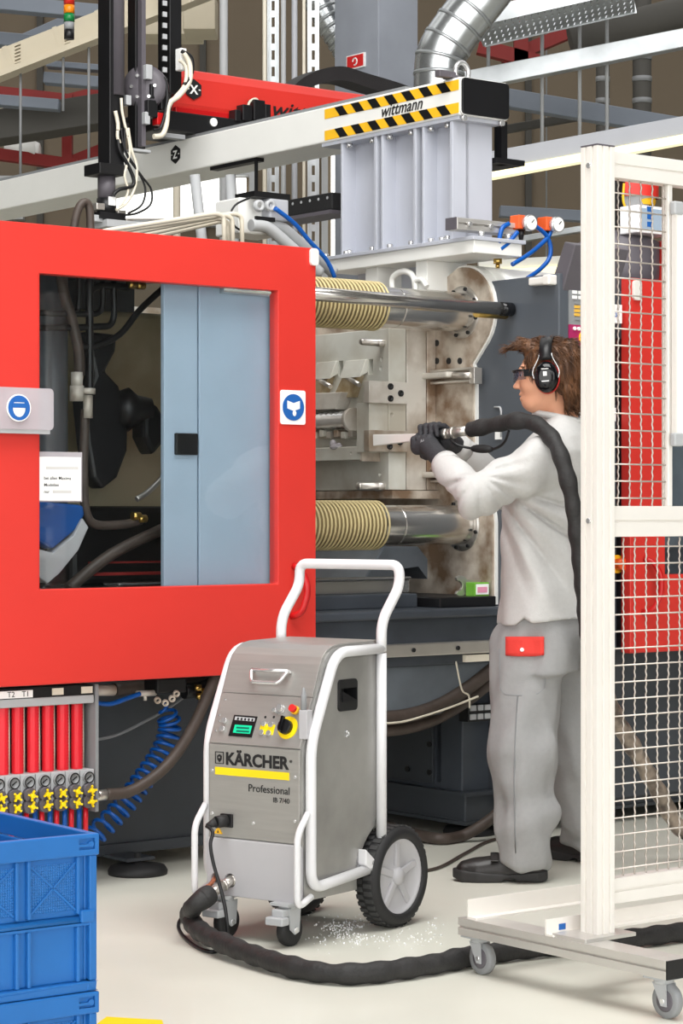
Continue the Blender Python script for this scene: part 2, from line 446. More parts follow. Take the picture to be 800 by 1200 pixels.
put('hanger', MB().cyl(at(640, 309, 19), at(640, 309, 19)[:2]+(9.0,), .008, n=6), 'mid_grey', lt)
lt = thing('strip_light', 'far strip light glowing under the robot beam beside the cable chain', 'lamp', at(360, 248, 19))
put('housing', MB().bar(at(340, 240, 19), at(420, 228, 19), .16, .06), 'robot_white', lt)
put('diffuser', MB().bar(at(340, 249, 18.95), at(420, 237, 18.95), .14, .06), 'lamp_strip', lt)
put('hanger', MB().cyl(at(415, 232, 19), at(415, 232, 19)[:2]+(9.0,), .008, n=6), 'mid_grey', lt)
# perforated cable tray at the top
tr = thing('cable_tray', 'perforated galvanised cable tray hung high above the roof beams', 'cable tray', at(560, 40, 12.6))
p, q = V3(at(556, 30, 12.4)), V3(at(742, -12, 12.4)); dd = (q-p); bk = Vector((0.08, .56, 0))
tfl = put('tray_floor', MB().hexa([p, q, q+bk, p+bk, p+Vector((0, 0, .01)), q+Vector((0, 0, .01)), q+bk+Vector((0, 0, .01)), p+bk+Vector((0, 0, .01))]), 'galv', tr)
put('tray_side', MB().bar(p+Vector((0, 0, .04)), q+Vector((0, 0, .04)), .01, .09), 'galv', tr)
put('tray_side', MB().bar(p+bk+Vector((0, 0, .04)), q+bk+Vector((0, 0, .04)), .01, .09), 'galv', tr)
hl = MB()
for i in range(24):
    for j in range(5):
        c = p+dd*((i+.5)/24)+bk*((j+.5)/5)
        hl.box(c.x-.004, c.x+.004, c.y-.03, c.y+.03, c.z-.05, c.z+.05)
cut(tfl, hl)
put('air_pipe', MB().cyl(at(668, 48, 15), at(860, -2, 15), .1, n=20), 'dark_hall', None, label='thick grey-green air pipe running under the roof at the top', cat='pipe')
for x, y0, y1, lab in ((572, 38, 82, 'short hanging rod under the perforated cable tray'), (635, 20, 200, 'thin hanging rod crossing both galvanised roof beams'), (679, 14, 165, 'pale hanging rod carrying the lower galvanised roof beam'), (711, 5, 175, 'grey hanging rod nearest the fence post top')):
    put('hanging_rod', MB().cyl(at(x, y1, 13.1)[:2]+(9.0,), at(x, y1, 13.1), .011, n=8), 'light_grey', None, label=lab, cat='rod')
for x, w, lab in ((706, 16, 'dark upright duct on the back wall between hanging rods'), (752, 22, 'dark ribbed upright duct on the back wall past the fence post')):
    p = at(x, 600, 18); r = w/2/FPX*18; t = thing('wall_duct', lab, 'duct', (p[0], p[1], 0))
    put('duct_tube', MB().cyl((p[0], p[1], 0), (p[0], p[1], 7), r, n=16), 'dark_hall', t)
    rg = put('seam_ring', MB().cyl((p[0], p[1], 3.2), (p[0], p[1], 3.24), r*1.06, n=16), 'mid_grey', t)
    for k in range(1, 14): clone(rg, t, (0, 0, k*.17))
# red steel trusses
tr_ = thing('roof_truss', 'red steel roof truss crossing below the perforated cable tray', 'truss', at(610, 80, 16.5))
for p, q, h in ((at(560, 55, 16.5), at(648, 78, 16.5), .1), (at(588, 72, 16.55), at(680, 32, 16.55), .09), (at(610, 82, 16.5), at(610, 20, 16.5)[:2]+(9.0,), .1)):
    put('brace', MB().bar(p, q, .1, h, (0, 1, 0) if h == .1 and q[2] > 8 else (0, 0, 1)), 'red_steel', tr_)
run('red_post', 'slim red upright pipe on the back wall above the gauges', 'pipe', at(629, 90, 20), at(629, 340, 20), .04, .04, 'red_steel')
# left upper steelwork
bb = thing('busbar_trunking', 'long cream busbar trunking with vent slots at upper left', 'trunking', at(0, 80, 12))
p, q = V3(at(-40, 91, 12)), V3(at(250, -22, 12))
trk = put('trunk', MB().bar(p, q, .12, .125), 'busbar', bb, .004, 1); hl = MB()
put('lip', MB().bar(p+Vector((0, -.05, -.075)), q+Vector((0, -.05, -.075)), .14, .03), 'busbar', bb)
dn = (q-p).normalized(); nup = Vector((0, -1, 0)).cross(dn)
for i, t in enumerate((.18, .38, .55, .78)):
    c = p.lerp(q, t)+Vector((0, -.063, 0))
    put('joint_band', MB().bar(c-dn*.012, c+dn*.012, .006, .13), 'busbar', bb)
    for j in range(6):
        cc = c+dn*.05+Vector((0, 0, -.045+j*.018)); hl.bar(cc-dn*.016, cc+dn*.016, .05, .008)
cut(trk, hl)
run('roof_beam', 'blue-grey roof beam behind the signal lamp', 'beam', at(-30, 2, 14), at(135, 17, 14), .12, .085, 'steel_blue')
run('roof_beam', 'short blue-grey roof beam ending behind the busbar trunking', 'beam', at(-30, 44, 14.5), at(62, 52, 14.5), .12, .08, 'steel_blue')
run('roof_beam', 'blue-grey diagonal strut from the trunking up to the signal lamp', 'beam', at(5, 58, 14.8), at(82, 24, 14.8), .1, .07, 'steel_blue')
run('roof_beam', 'blue-grey stub post under the top left roof beam', 'beam', at(40, 10, 14.2), at(40, 42, 14.2), .1, .045, 'steel_blue')
run('roof_beam', 'blue-grey roof beam just under the busbar trunking', 'beam', at(52, 92, 15), at(135, 99, 15), .12, .07, 'steel_blue')
run('roof_beam', 'blue-grey roof beam touching the black robot arm from the left', 'beam', at(55, 76, 15.5), at(135, 82, 15.5), .12, .04, 'steel_blue')
run('roof_beam', 'blue-grey roof beam below the upper red truss brace', 'beam', at(-30, 116, 15.2), at(70, 124, 15.2), .12, .07, 'steel_blue')
run('hanger_plate', 'cream hanger plate beneath the busbar trunking', 'plate', at(42, 78, 12.3), at(42, 102, 12.3), .08, .02, 'busbar')
tr_ = thing('roof_truss', 'red steel roof truss behind the busbar trunking and vertical robot arm', 'truss', at(128, 195, 16.4))
for p, q, h in ((at(-30, 105, 16.3), at(85, 118, 16.3), .075), (at(60, 122, 16.32), at(135, 104, 16.32), .07), (at(-30, 177, 16.36), at(90, 194, 16.36), .08), (at(80, 192, 16.38), at(135, 170, 16.38), .08)):
    put('brace', MB().bar(p, q, .1, h), 'red_steel', tr_)
put('truss_post', MB().bar(at(79, 150, 16.36), at(79, 196, 16.36), .07, .09, (0, 1, 0)), 'red_steel', tr_)
put('truss_post', MB().bar(at(131, 198, 16.34), at(131, 198, 16.34)[:2]+(9.0,), .07, .12, (0, 1, 0)), 'red_steel', tr_)
run('air_channel', 'wide dark air channel slanting behind the robot arm', 'duct', at(-40, 156, 15.6), at(140, 128, 15.6), .3, .2, 'dark_hall')
lp = thing('hall_lamp', 'white drum shaped hall lamp above a low red truss brace', 'lamp', at(30, 185, 16.4))
put('drum', MB().cyl(at(6, 178, 16.38), at(42, 178, 16.38), .06, .075, n=18), 'robot_white', lp)
put('end_cap', MB().cyl(at(42, 178, 16.38), at(47, 178, 16.38), .075, .06, n=18), 'paper', lp)
for x0, y0, x1, y1, lab in ((-10, 134, 42, 131, 'pale roof light behind the dark air channel'), (84, 117, 130, 106, 'pale roof light beside the black robot arm')):
    put('roof_light', MB().bar(at(x0, y0, 17), at(x1, y1, 17), .2, .05), 'cream_pipe', None, .005, 1, lab, cat='lamp')
for x, y0, y1, lab in ((74, 50, 130, 'short cream drop pipe below the trunking'), (104, 40, 195, 'thin cream drop pipe beside the robot arm'), (24, 80, 210, 'thin grey drop pipe behind the white drum lamp')):
    put('drop_pipe', MB().cyl(at(x, y0, 12.0), at(x, y1, 12.0), .007, n=8), 'mid_grey', None, label=lab, cat='pipe')
# signal tower lamp hanging at the top
p = V3(at(81, 46, 9.5)); sgl = thing('signal_tower', 'signal tower lamp with red, amber and green sections', 'lamp', p)
hh = 0
for nm, h, r, m in (('cap', .04, .021, 'black_plastic'), ('clear_section', .032, .021, 'mid_grey'), ('green_section', .034, .0225, 'lamp_green'), ('amber_section', .036, .0225, 'lamp_amber'), ('red_section', .05, .0225, 'lamp_red')):
    put(nm, MB().cyl(p+Vector((0, 0, hh)), p+Vector((0, 0, hh+h-.002)), r, n=18), m, sgl); hh += h
put('pole', MB().cyl(p+Vector((0, 0, hh-.01)), p+Vector((0, 0, hh+.5)), .011, n=12), 'mid_grey', sgl)
# cream equipment box at the top behind the energy chain
p = at(214, 34, 12.6); q = at(252, -10, 12.6)
put('junction_box', MB().box(p[0], q[0], 12.6, 12.9, p[2], q[2]), 'busbar', None, .006, 2, 'cream wall box behind the black energy chain at the top', cat='box')
p = at(165, 40, 13.3); q = at(235, -6, 13.3)
put('junction_box', MB().box(p[0], q[0], 13.3, 13.6, p[2], q[2]), 'busbar', None, .006, 2, 'wide cream wall box behind the vertical robot arm', cat='box')
# ================================================================ injection moulding machine
def ring(mb, u0, u1, z0, z1, a0, a1, b0, b1, v0, v1):
    "a flat frame with a rectangular hole"
    o = [(u0, z0), (u1, z0), (u1, z1), (u0, z1)]; i = [(a0, b0), (a1, b0), (a1, b1), (a0, b1)]
    vs = [(p[0], v, p[1]) for v in (v0, v1) for q in (o, i) for p in q]
    fs = []
    for k in range(4):
        j = (k+1) % 4
        fs += [(k, j, 4+j, 4+k), (8+k, 12+k, 12+j, 8+j), (k, 8+k, 8+j, j), (4+k, 4+j, 12+j, 12+k)]
    return mb.add(vs, fs)
MC = thing('molding_machine', 'large red and grey injection molding machine with open guard door', 'machine', M((1.5, .6, 0)))
def mp(name, mb, m, parent=None, **kw): return put(name, mb, m, parent or MC, **kw)
# bases
bl = mp('machine_base', MB(M).box(-.9, 1.22, .38, 1.5, .05, 2.0 if False else .72), 'dark_base', bevel=.006)
mp('base_lip', MB(M).box(-.9, 1.23, .36, .4, .05, .085), 'dark_base')
mp('base_sill', MB(M).box(2.05, 4.3, .19, 1.5, .05, .165), 'dark_base', bevel=.006)
mp('base_sill_flange', MB(M).box(2.035, 4.3, .175, 1.5, .05, .062).box(2.035, 4.3, .175, 1.5, .155, .168), 'dark_base')
bcol = mp('base_column', MB(M).box(2.07, 4.3, .23, 1.4, .165, .82), 'blue_dark', bevel=.006)
a = M.atu(446, 905, 2.06); b = M.atu(507, 850, 2.06)
cv_ = mp('cover_plate', MB(M).box(2.058, 2.072, b[1], .95, .185, .5), 'dark_base', bevel=.002)
for x, y in ((504, 872), (478, 901), (504, 905)):
    c = M.atu(x, y, 2.058); mp('screw', MB(M).cyl(c, (c[0]-.008, c[1], c[2]), .011, n=10), 'black_plastic', cv_)
cut(bcol, MB(M).box(2.0, 2.13, b[1]-.035, b[1]-.012, .19, .5))
for uu, vv in ((.655, .24), (2.15, .28), (-.6, .24), (3.4, .26), (.655, 1.35), (2.15, 1.35), (3.4, 1.35)):
    ft = mp('leveling_foot', MB(M).lathe([(0, .0), (.098, 0), (.1, .012), (.09, .028), (.03, .036), (.012, .04), (.012, .07), (0, .07)], (uu, vv, 0), n=28), 'rubber')
mp('foot_bracket', MB(M).box(.6, .71, .22, .42, .045, .055), 'dark_base')
mp('base_front_panel', MB(M).box(2.2, 4.3, .13, .24, .1, .67), 'dark_base', bevel=.004)
# bed, fascia, rail, chute
mp('bed_table', MB(M).box(1.1, 2.66, .05, 1.3, .822, .855), 'blue_dark', bevel=.008)
mp('bed_fascia', MB(M).box(1.1, 2.66, .08, .12, .735, .822), 'blue_dark')
rl = mp('bed_rail', MB(M).box(1.1, 2.66, .05, .1, .69, .735), 'steel', bevel=.004)
for x in (484, 536):
    c = M.atv(x, 755, .05); mp('screw', MB(M).cyl((c[0], .052, .713), (c[0], .044, .713), .008, n=10), 'black_plastic', rl)
mp('rail_lip', MB(M).box(1.1, 2.66, .075, .14, .655, .69), 'blue_dark', bevel=.003)
poly = [(1.15, .66), (1.15, .455), (1.72, .452), (1.86, .475), (1.98, .53), (2.1, .61), (2.1, .66)]
mp('parts_chute', MB(M).prism(poly, PV, .1, 1.0), 'chute_blue', bevel=.01)
mp('fastener_plate', MB(M).box(M.atv(545, 775, .06)[0], M.atv(572, 775, .06)[0], .055, .078, .66, .685), 'cream_pipe')
# hoses under the chute
hz = []
for k, (r, off, m) in enumerate(((.026, 0, 'hose_brown'), (.022, .045, 'hose_brown'))):
    pts = [M.atv(x, y+off*320, .1+.02*k) for x, y in ((395, 838), (440, 842), (480, 838), (515, 826), (548, 806), (580, 782), (610, 770))]
    mp('underside_hose', MB(M).tube(spline(pts, 6), r, 12), m)
pts = [M.atv(x, y, .062) for x, y in ((440, 848), (470, 846), (500, 838), (530, 828), (560, 816))]
mp('white_cable', MB(M).tube(spline(pts, 6), .004, 6), 'cream_pipe')
pts = [M.atv(x, y, .075) for x, y in ((534, 775), (541, 808), (549, 815), (550, 830))]
mp('cable_tie', MB(M).tube(spline(pts, 5), .0035, 6), 'cream_pipe')
a = M.atv(546, 846, .16); b = M.atv(580, 824, .16)
cb = mp('terminal_block', MB(M).box(a[0], b[0], .15, .2, a[2], b[2]), 'black_plastic')
for i in range(2):
    for j in range(3):
        u0 = a[0]+.008+j*.035; z0 = a[2]+.008+i*.032
        mp('terminal', MB(M).box(u0, u0+.026, .143, .152, z0, z0+.02), 'light_grey', cb)
# tie bars, bellows, front guide rod
for z, nm in ((1.152, 0), (1.945, 1)):
    tb = mp('tie_bar', MB(M).lathe([(.06, .85), (.073, .8505), (.073, .852), (.073, 1.797), (.073, 1.7985), (.0715, 1.7995), (.0715, 1.8035), (.073, 1.8045), (.073, 1.806), (.073, 1.82), (.073, 2.13), (.073, 2.139), (.06, 2.14)], (0, .3, z), (1, 0, 0), 40), 'steel_polish')
    fl = mp('tie_bar_flange', MB(M).lathe([(.073, -.004), (.098, -.004), (.098, .01)], (2.13, .3, z), (1, 0, 0), 40), 'steel')
    for k in range(8):
        t = k*math.pi/4+.3; mp('flange_bolt', MB(M).cyl((2.118, .3+.088*math.cos(t), z+.088*math.sin(t)), (2.13, .3+.088*math.cos(t), z+.088*math.sin(t)), .007, n=8), 'black_plastic', fl)
    ue = 1.72
    be = mp('bellows', MB(M).lathe([(.076, ue-.02), (.083, ue-.015)]+[(.083+.002*(i % 2), ue-.02-i*.0085) for i in range(90)], (0, .3, z), (1, 0, 0), 32), 'bellow_dark')
    n = 48*24
    mp('spiral_wire', MB(M).tube([(ue-i/24*.0175, .3+.0865*math.cos(i*2*math.pi/24), z+.0865*math.sin(i*2*math.pi/24)) for i in range(n)], .0042, 6), 'bellow_cream', be)
a = M.atv(365, 341.5, .02)
rod = mp('guide_rod', MB(M).cyl((.85, .04, 1.945), (2.085, .04, 1.938), .024, n=28), 'steel_polish')
mp('rod_cap', MB(M).cyl((2.085, .04, 1.938), (2.14, .04, 1.938), .0255, n=28), 'black_gloss', rod)
mp('rod_collar', MB(M).cyl((1.99, .06, 1.925), (2.13, .06, 1.925), .022, n=20), 'brass', rod)
# fixed platen with ears
def platen_poly(r, mid, back, top, bot):
    P = []
    def arc(cv, cz, a0, a1, n=14):
        for k in range(n+1):
            t = math.radians(a0+(a1-a0)*k/n); P.append((cv+r*math.cos(t), cz+r*math.sin(t)))
    P.append((back, bot)); P.append((.3-r, bot))
    arc(.3, 1.152, 180, 130)
    P.append((mid+.012, 1.33)); P.append((mid, 1.38)); P.append((mid, 1.70)); P.append((mid+.012, 1.75))
    arc(.3, 1.945, 220, 80)
    P.append((.5, top)); P.append((back, top))
    return P
mp('fixed_platen', MB(M).prism(platen_poly(.168, .24, 1.35, 2.03, .86), PU, 2.13, 2.16), 'steel_stain')
mp('platen_casting', MB(M).prism(platen_poly(.176, .231, 1.36, 2.035, .86), PU, 2.14, 2.55), 'robot_white')
mp('platen_shoulder', MB(M).prism([(.1, 2.0), (.1, 2.06), (.16, 2.1), (.3, 2.12), (1.0, 2.12), (1.0, 2.0)], PU, 2.18, 2.6), 'robot_white', bevel=.01)
c = M.atv(583, 312, .12); mp('lubricator', MB(M).cyl((c[0], .12, 2.095), (c[0], .12, 2.112), .008).cyl((c[0], .12, 2.112), (c[0], .12, 2.13), .016), 'brass')
# dark stop panel beside the platen and its bumper
sp = mp('stop_panel', MB(M).box(2.152, 2.2, -.2, .6, .75, 2.052), 'dark_panel', bevel=.004)
a = M.atu(622, 338, 2.165); b = M.atu(649, 323, 2.165)
mp('bumper', MB(M).box(2.112, 2.155, -.19, -.155, a[2], b[2]).box(2.118, 2.155, -.155, -.075, a[2]+.004, b[2]-.004), 'alu_white', sp, bevel=.006)
pts = [M.atu(x, y, 2.147) for x, y in ((579, 477), (586, 477), (587, 482), (587, 512))]
mp('bent_wire', MB(M).tube(fillet(pts, .01, 3), .004, 6), 'light_grey', sp)
mp('wire_label', MB(M).box(2.146, 2.154, M.atu(590, 500, 2.16)[1], M.atu(583, 500, 2.16)[1], M.atu(587, 515, 2.16)[2], M.atu(587, 501, 2.16)[2]), 'paper', sp)
# bolts and clamp on the platen face
for x, y in ((526, 423), (539, 423), (512, 423), (512, 402)):
    c = M.atu(x, y, 2.13); mp('platen_bolt', MB(M).cyl((2.134, c[1], c[2]), (2.126, c[1], c[2]), .012, n=12), 'black_plastic')
def clamp(y0):
    c = lambda x, y: M.atu(x, y+y0, 2.11)
    k = mp('mold_clamp', MB(M).box(2.1, 2.13, c(556, 0)[1], c(500, 0)[1], c(530, 3)[2], c(530, 0)[2]).box(2.1, 2.13, c(556, 0)[1], c(506, 0)[1], c(530, 17)[2], c(530, 14)[2]), 'steel', bevel=.002)
    mp('clamp_lever', MB(M).box(2.06, 2.12, c(535, 0)[1], c(498, 0)[1], c(515, 12)[2], c(515, 5)[2]), 'steel_stain2', k, bevel=.008)
    mp('clamp_screw', MB(M).cyl((2.095, c(533, 8)[1], c(533, 8)[2]), (2.095, c(556, 8)[1], c(556, 8)[2]), .012, n=14), 'steel', k)
    mp('clamp_end', MB(M).box(2.09, 2.13, c(560, 0)[1], c(554, 0)[1], c(557, 18)[2], c(557, -1)[2]), 'steel', k, bevel=.002)
clamp(432); clamp(548)
# mold half bolted to the platen: plates, straps, slides, pins
for u0, u1, m, z0, z1 in ((1.9, 1.983, 'mold_steel', 1.282, 1.885), (1.987, 2.082, 'steel_stain2', 1.282, 1.885), (2.086, 2.13, 'steel_stain', 1.282, 1.885)):
    q = mp('mold_plate', MB(M).box(u0, u1, .45, 1.2, z0, z1), m, bevel=.003)
    if u0 == 1.9: plate0 = q; hl = MB(M)
mp('mold_base_bar', MB(M).box(1.9, 2.13, .43, 1.2, 1.25, 1.28), 'steel_stain')
mp('mold_top_bracket', MB(M).box(1.93, 2.0, .47, .54, 1.885, 1.93).box(2.03, 2.09, .47, .54, 1.885, 1.93), 'steel_stain2', bevel=.003)
for y0, y1, bs in ((448, 472, ((457, 453), (457, 467), (469, 461))), (505, 529, ((456, 523), (468, 518)))):
    a = M.atv(432, y1, .43); b = M.atv(477, y0, .43)
    st = mp('lock_strap', MB(M).box(a[0], b[0], .428, .46, a[2], b[2]), 'steel_stain2', bevel=.002)
    for x, y in bs:
        c = M.atv(x, y, .428); mp('socket_bolt', MB(M).lathe([(0, 0), (.006, 0), (.006, .004), (.012, .004), (.012, -.004)], (c[0], .426, c[2]), (0, -1, 0), 14), 'black_plastic', st)
mp('wear_block', MB(M).box(1.81, 1.9, .455, .53, M.atv(440, 530, .455)[2], M.atv(440, 472, .455)[2]), 'mold_steel', bevel=.002)
for x, y in ((447, 421), (445, 556), (459, 486), (446, 432)):
    c = M.atv(x, y, .45); c = M.atu(x, y, 1.9) if x < 454 else c
    if x < 454: hl.cyl((c[0]-.02, c[1], c[2]), (c[0]+.04, c[1], c[2]), .009, n=14)
    else: hl.cyl((c[0], c[1]-.02, c[2]), (c[0], c[1]+.05, c[2]), .009, n=14)
for x, y, r, L in ((449, 402, .013, .11), (448, 570, .016, .12)):
    c = M.atu(x, y, 1.9)
    mp('leader_pin', MB(M).lathe([(0, -L), (r*.7, -L), (r, -L+.008), (r, -.03), (r*1.15, -.03), (r*1.15, 0)], c, (1, 0, 0), 20), 'steel')
def fpx(x, y, d=0): return M.atu(x, y, 1.9-d)
# slides with inclined pins
for x0, x1, y0, y1 in ((373, 396, 423, 440), (407, 431, 421, 438)):
    a, b = fpx(x0, y1), fpx(x1, y0)
    s1 = mp('slide_block', MB(M).hexa([(1.9, b[1], a[2]), (1.9, a[1], a[2]), (1.86, a[1], a[2]-.02), (1.86, b[1], a[2]-.02), (1.9, b[1], b[2]), (1.9, a[1], b[2]), (1.89, a[1], b[2]), (1.89, b[1], b[2])]), 'mold_steel', bevel=.002)
    hl.box(1.88, 1.95, b[1]-.03, b[1]-.003, a[2]-.01, b[2])
    c, d = fpx(x0-4, y1+2, .02), fpx(x0+14, y1+13, .05)
    mp('inclined_pin', MB(M).cyl(c, d, .009, n=14), 'steel', s1)
    q = [fpx(x0+2, y1+2), fpx(x1-4, y1+2), fpx(x1-12, y1+28), fpx(x0-10, y1+28)]
    mp('slide_wedge', MB(M).hexa([(1.87,)+p[1:] for p in q]+[(1.9,)+p[1:] for p in q]), mat('bronze_steel', (206, 192, 164), .35, .5, scale=20, rgb2=(170, 150, 116)), s1, bevel=.002)
cut(plate0, hl)
q = [fpx(362, 462), fpx(415, 460), fpx(407, 480), fpx(362, 482)]
mp('core_shoulder', MB(M).hexa([(1.84,)+p[1:] for p in q]+[(1.9,)+p[1:] for p in q]), 'steel_stain2', bevel=.003)
a, b = fpx(362, 492, .04), fpx(411, 492, .04)
n = 16; prof = []
L = a[1]-b[1]+.25
for i in range(n*2): prof.append((.034 if i % 2 else .03, i*L/(n*2)))
mp('ribbed_core', MB(M).lathe([(0, 0)]+prof, (1.86, b[1], b[2]), (0, 1, 0), 20), 'chrome')
mp('core_cap', MB(M).cyl((1.86, b[1]-.02, b[2]), (1.86, b[1], b[2]), .045, n=24), 'steel_stain2')
for i in range(7):
    x = 366+i*8.5; c = fpx(x, 508+2*(i % 2), .03); mp('core_detail', MB(M).box(1.84, 1.9, c[1]-.014, c[1]+.012, c[2]-.014, c[2]+.012), ('steel', 'steel_stain', 'mold_steel')[i % 3], bevel=.003)
a, b = fpx(362, 541, .06), fpx(428, 523, .06)
lb = mp('lower_slide', MB(M).box(1.82, 1.9, b[1], a[1]+.3, a[2], b[2]), 'mold_steel', bevel=.003)
mp('slide_end_plate', MB(M).box(1.815, 1.9, b[1]-.012, b[1], a[2]-.005, b[2]), 'steel_stain', lb)
hl = MB(M)
for x in (370, 411):
    c = fpx(x, 531, .08); hl.cyl((1.80, c[1], c[2]), (1.86, c[1], c[2]), .006, n=12)
cut(lb, hl)
c = fpx(391, 522, .08)
mp('ice_residue', MB(M).ell((1.83, c[1], c[2]-.006), (.02, .03, .012), 12, 8).ell((1.825, c[1]+.012, c[2]+.008), (.012, .014, .016), 10, 6).ell((1.83, c[1]-.016, c[2]-.002), (.012, .016, .012), 10, 6), 'frost')
# things inside the open mold space: lower rail, blocks, cone
mp('slide_rail', MB(M).box(.6, 1.86, .28, .36, .905, .955).box(.6, 1.86, .27, .37, .955, .965), 'steel_polish', bevel=.004)
mp('rail_block', MB(M).box(.6, 1.83, .2, .42, .855, .905), 'blue_dark', bevel=.004)
mp('black_plate', MB(M).box(1.86, 2.13, .11, .62, .855, .892), 'black_plastic', bevel=.004)
q = [M.atv(x, y, .55) for x, y in ((410, 690), (440, 640), (480, 640), (520, 690))]
pft = mp('platen_foot', MB(M).prism([(p[0], p[2]) for p in q], PV, .5, .9), 'chute_blue', bevel=.006)
q = [M.atv(x, y, .48) for x, y in ((458, 694), (466, 668), (494, 664), (513, 690), (513, 694))]
cut(pft, MB(M).prism([(p[0], p[2]) for p in q], PV, .4, .86))
mp('rear_wall', MB(M).box(.6, 2.14, 1.36, 1.42, .72, 2.0), 'steel_stain2')
mp('rear_skirt', MB(M).box(.6, 2.13, 1.1, 1.14, .86, 1.25), 'steel_stain')
# ---- guard door
gd = mp('guard_door', ring(MB(M), -.75, 1.2, .665, 2.09, .13, 1.042, .961, 1.937, -.02, .03), 'red', bevel=.006)
mp('window_pane', MB(M).box(.12, 1.05, .0, .006, .95, 1.945), 'glass', gd)
us, u1_, u2_ = M.atv(232, 500, .05)[0], M.atv(192, 500, .05)[0], 1.12
mp('inner_panel', MB(M).box(u1_, us-.002, .05, .07, .9, 1.98), 'inner_panel', gd, bevel=.003)
mp('inner_panel', MB(M).box(us+.002, u2_, .046, .066, .9, 1.98), 'inner_panel', gd, bevel=.003)
a = M.atv(205, 533, .045); b = M.atv(231, 508, .045)
la = mp('latch', MB(M).box(a[0], b[0], .038, .052, a[2], b[2]), 'black_plastic', gd, bevel=.004)
mp('corner_catch', MB(M).prism(rrect(1.172, 1.206, 2.03, 2.088, .012), PV, -.03, -.018), 'alu_white', gd, bevel=.002)
def handle(parent, us_, uo, z0, z1, sgn=1):
    p = [(us_, -.02, z1), (us_+uo*.4*sgn, -.05, z1-.01), (us_+uo*sgn, -.07, z1-.06), (us_+uo*sgn, -.07, z0+.07), (us_+uo*.2*sgn, -.06, z0+.01), (us_-.01*sgn, -.02, z0)]
    return mp('pull_handle', MB(M).tube(fillet(p, .03, 5), .0115, 12), 'red_dark', parent)
hu = M.atv(346, 690, -.03)
handle(gd, hu[0], .02, M.atv(346, 722, -.03)[2], M.atv(346, 663, -.03)[2])
# signs on the door
def sign_disc(parent, cx, cy, half, w):
    pl = mp('sign_plate', MB(M).prism(rrect(cx-w, cx+w, cy-half, cy+half, .008), PV, -.024, -.02), 'paper', parent)
    mp('sign_disc', MB(M).cyl((cx, -.0262, cy), (cx, -.0235, cy), min(w, half)*.86, n=32), 'sign_blue', parent)
c0, c1 = M.atv(328, 497, -.02), M.atv(357, 458, -.02)
cx, cz = (c0[0]+c1[0])/2, (c0[2]+c1[2])/2
sign_disc(gd, cx, cz, (c1[2]-c0[2])/2, (c1[0]-c0[0])/2)
mb = MB(M)
for s in (-1, 1):
    mb.hexa([(cx, -.027, cz-.012), (cx+s*.026, -.027, cz-.004), (cx+s*.026, -.027, cz+.022), (cx, -.027, cz+.014), (cx, -.0262, cz-.012), (cx+s*.026, -.0262, cz-.004), (cx+s*.026, -.0262, cz+.022), (cx, -.0262, cz+.014)])
mb.ell((cx+.004, -.0265, cz-.02), (.008, .001, .01), 10, 6)
mp('sign_symbol', mb, 'paper', gd)
# eye-protection sign and its clear holder
c0, c1 = M.atv(-40, 502, -.03), M.atv(58, 456, -.03)
hd = mp('clear_holder', MB(M).prism(rrect(c0[0], c1[0], c0[2], c1[2], .014), PV, -.055, -.022), 'frost', gd)
cx, cz = M.atv(21.5, 478, -.056)[0], M.atv(21.5, 478, -.056)[2]
mp('sign_disc', MB(M).cyl((cx, -.06, cz), (cx, -.056, cz), .042, n=32), 'paper', gd)
mp('sign_disc', MB(M).cyl((cx, -.0615, cz), (cx, -.059, cz), .038, n=32), 'sign_blue', gd)
mp('sign_symbol', MB(M).ell((cx, -.0615, cz), (.022, .0015, .028), 18, 10), 'paper', gd)
mp('sign_goggles', MB(M).box(cx-.024, cx+.024, -.064, -.062, cz, cz+.014).box(cx-.018, cx+.018, -.064, -.062, cz+.017, cz+.028), 'sign_blue', gd)
mp('holder_bracket', MB(M).box(c0[0], c1[0]-.01, -.05, -.02, c0[2]-.012, c0[2]), 'light_grey', gd)
# paper notice
c0, c1 = M.atv(43, 588, -.005), M.atv(96, 530, -.005)
nt_ = mp('notice_sleeve', MB(M).box(c0[0], c1[0], -.006, -.002, c0[2], c1[2]), 'frost', gd)
mp('notice_sheet', MB(M).box(c0[0]+.004, c1[0]-.006, -.008, -.0065, c0[2]+.004, c1[2]-.016), 'paper', nt_)
for x0, x1, y0, y1 in ((52, 90, 550, 547), (60, 82, 578, 574.5)):
    a, b = M.atv(x0, y0, 0), M.atv(x1, y1, 0); mp('faint_print', MB(M).box(a[0], b[0], -.0088, -.0082, a[2], b[2]), 'ink_faint', nt_)
for i, (t, m, s) in enumerate((('bei allen Maxima', 'ink', .0105), ('Modellen', 'ink', .0105), ('nur', 'ink', .0105))):
    z = M.atv(50, (562, 570, 578)[i], -.006)[2]
    writing('notice_text', t, M, (M.atv(51, 560, -.006)[0], -.0082, z), (1, 0, 0), (0, 0, 1), s, m, nt_, bold=.01)
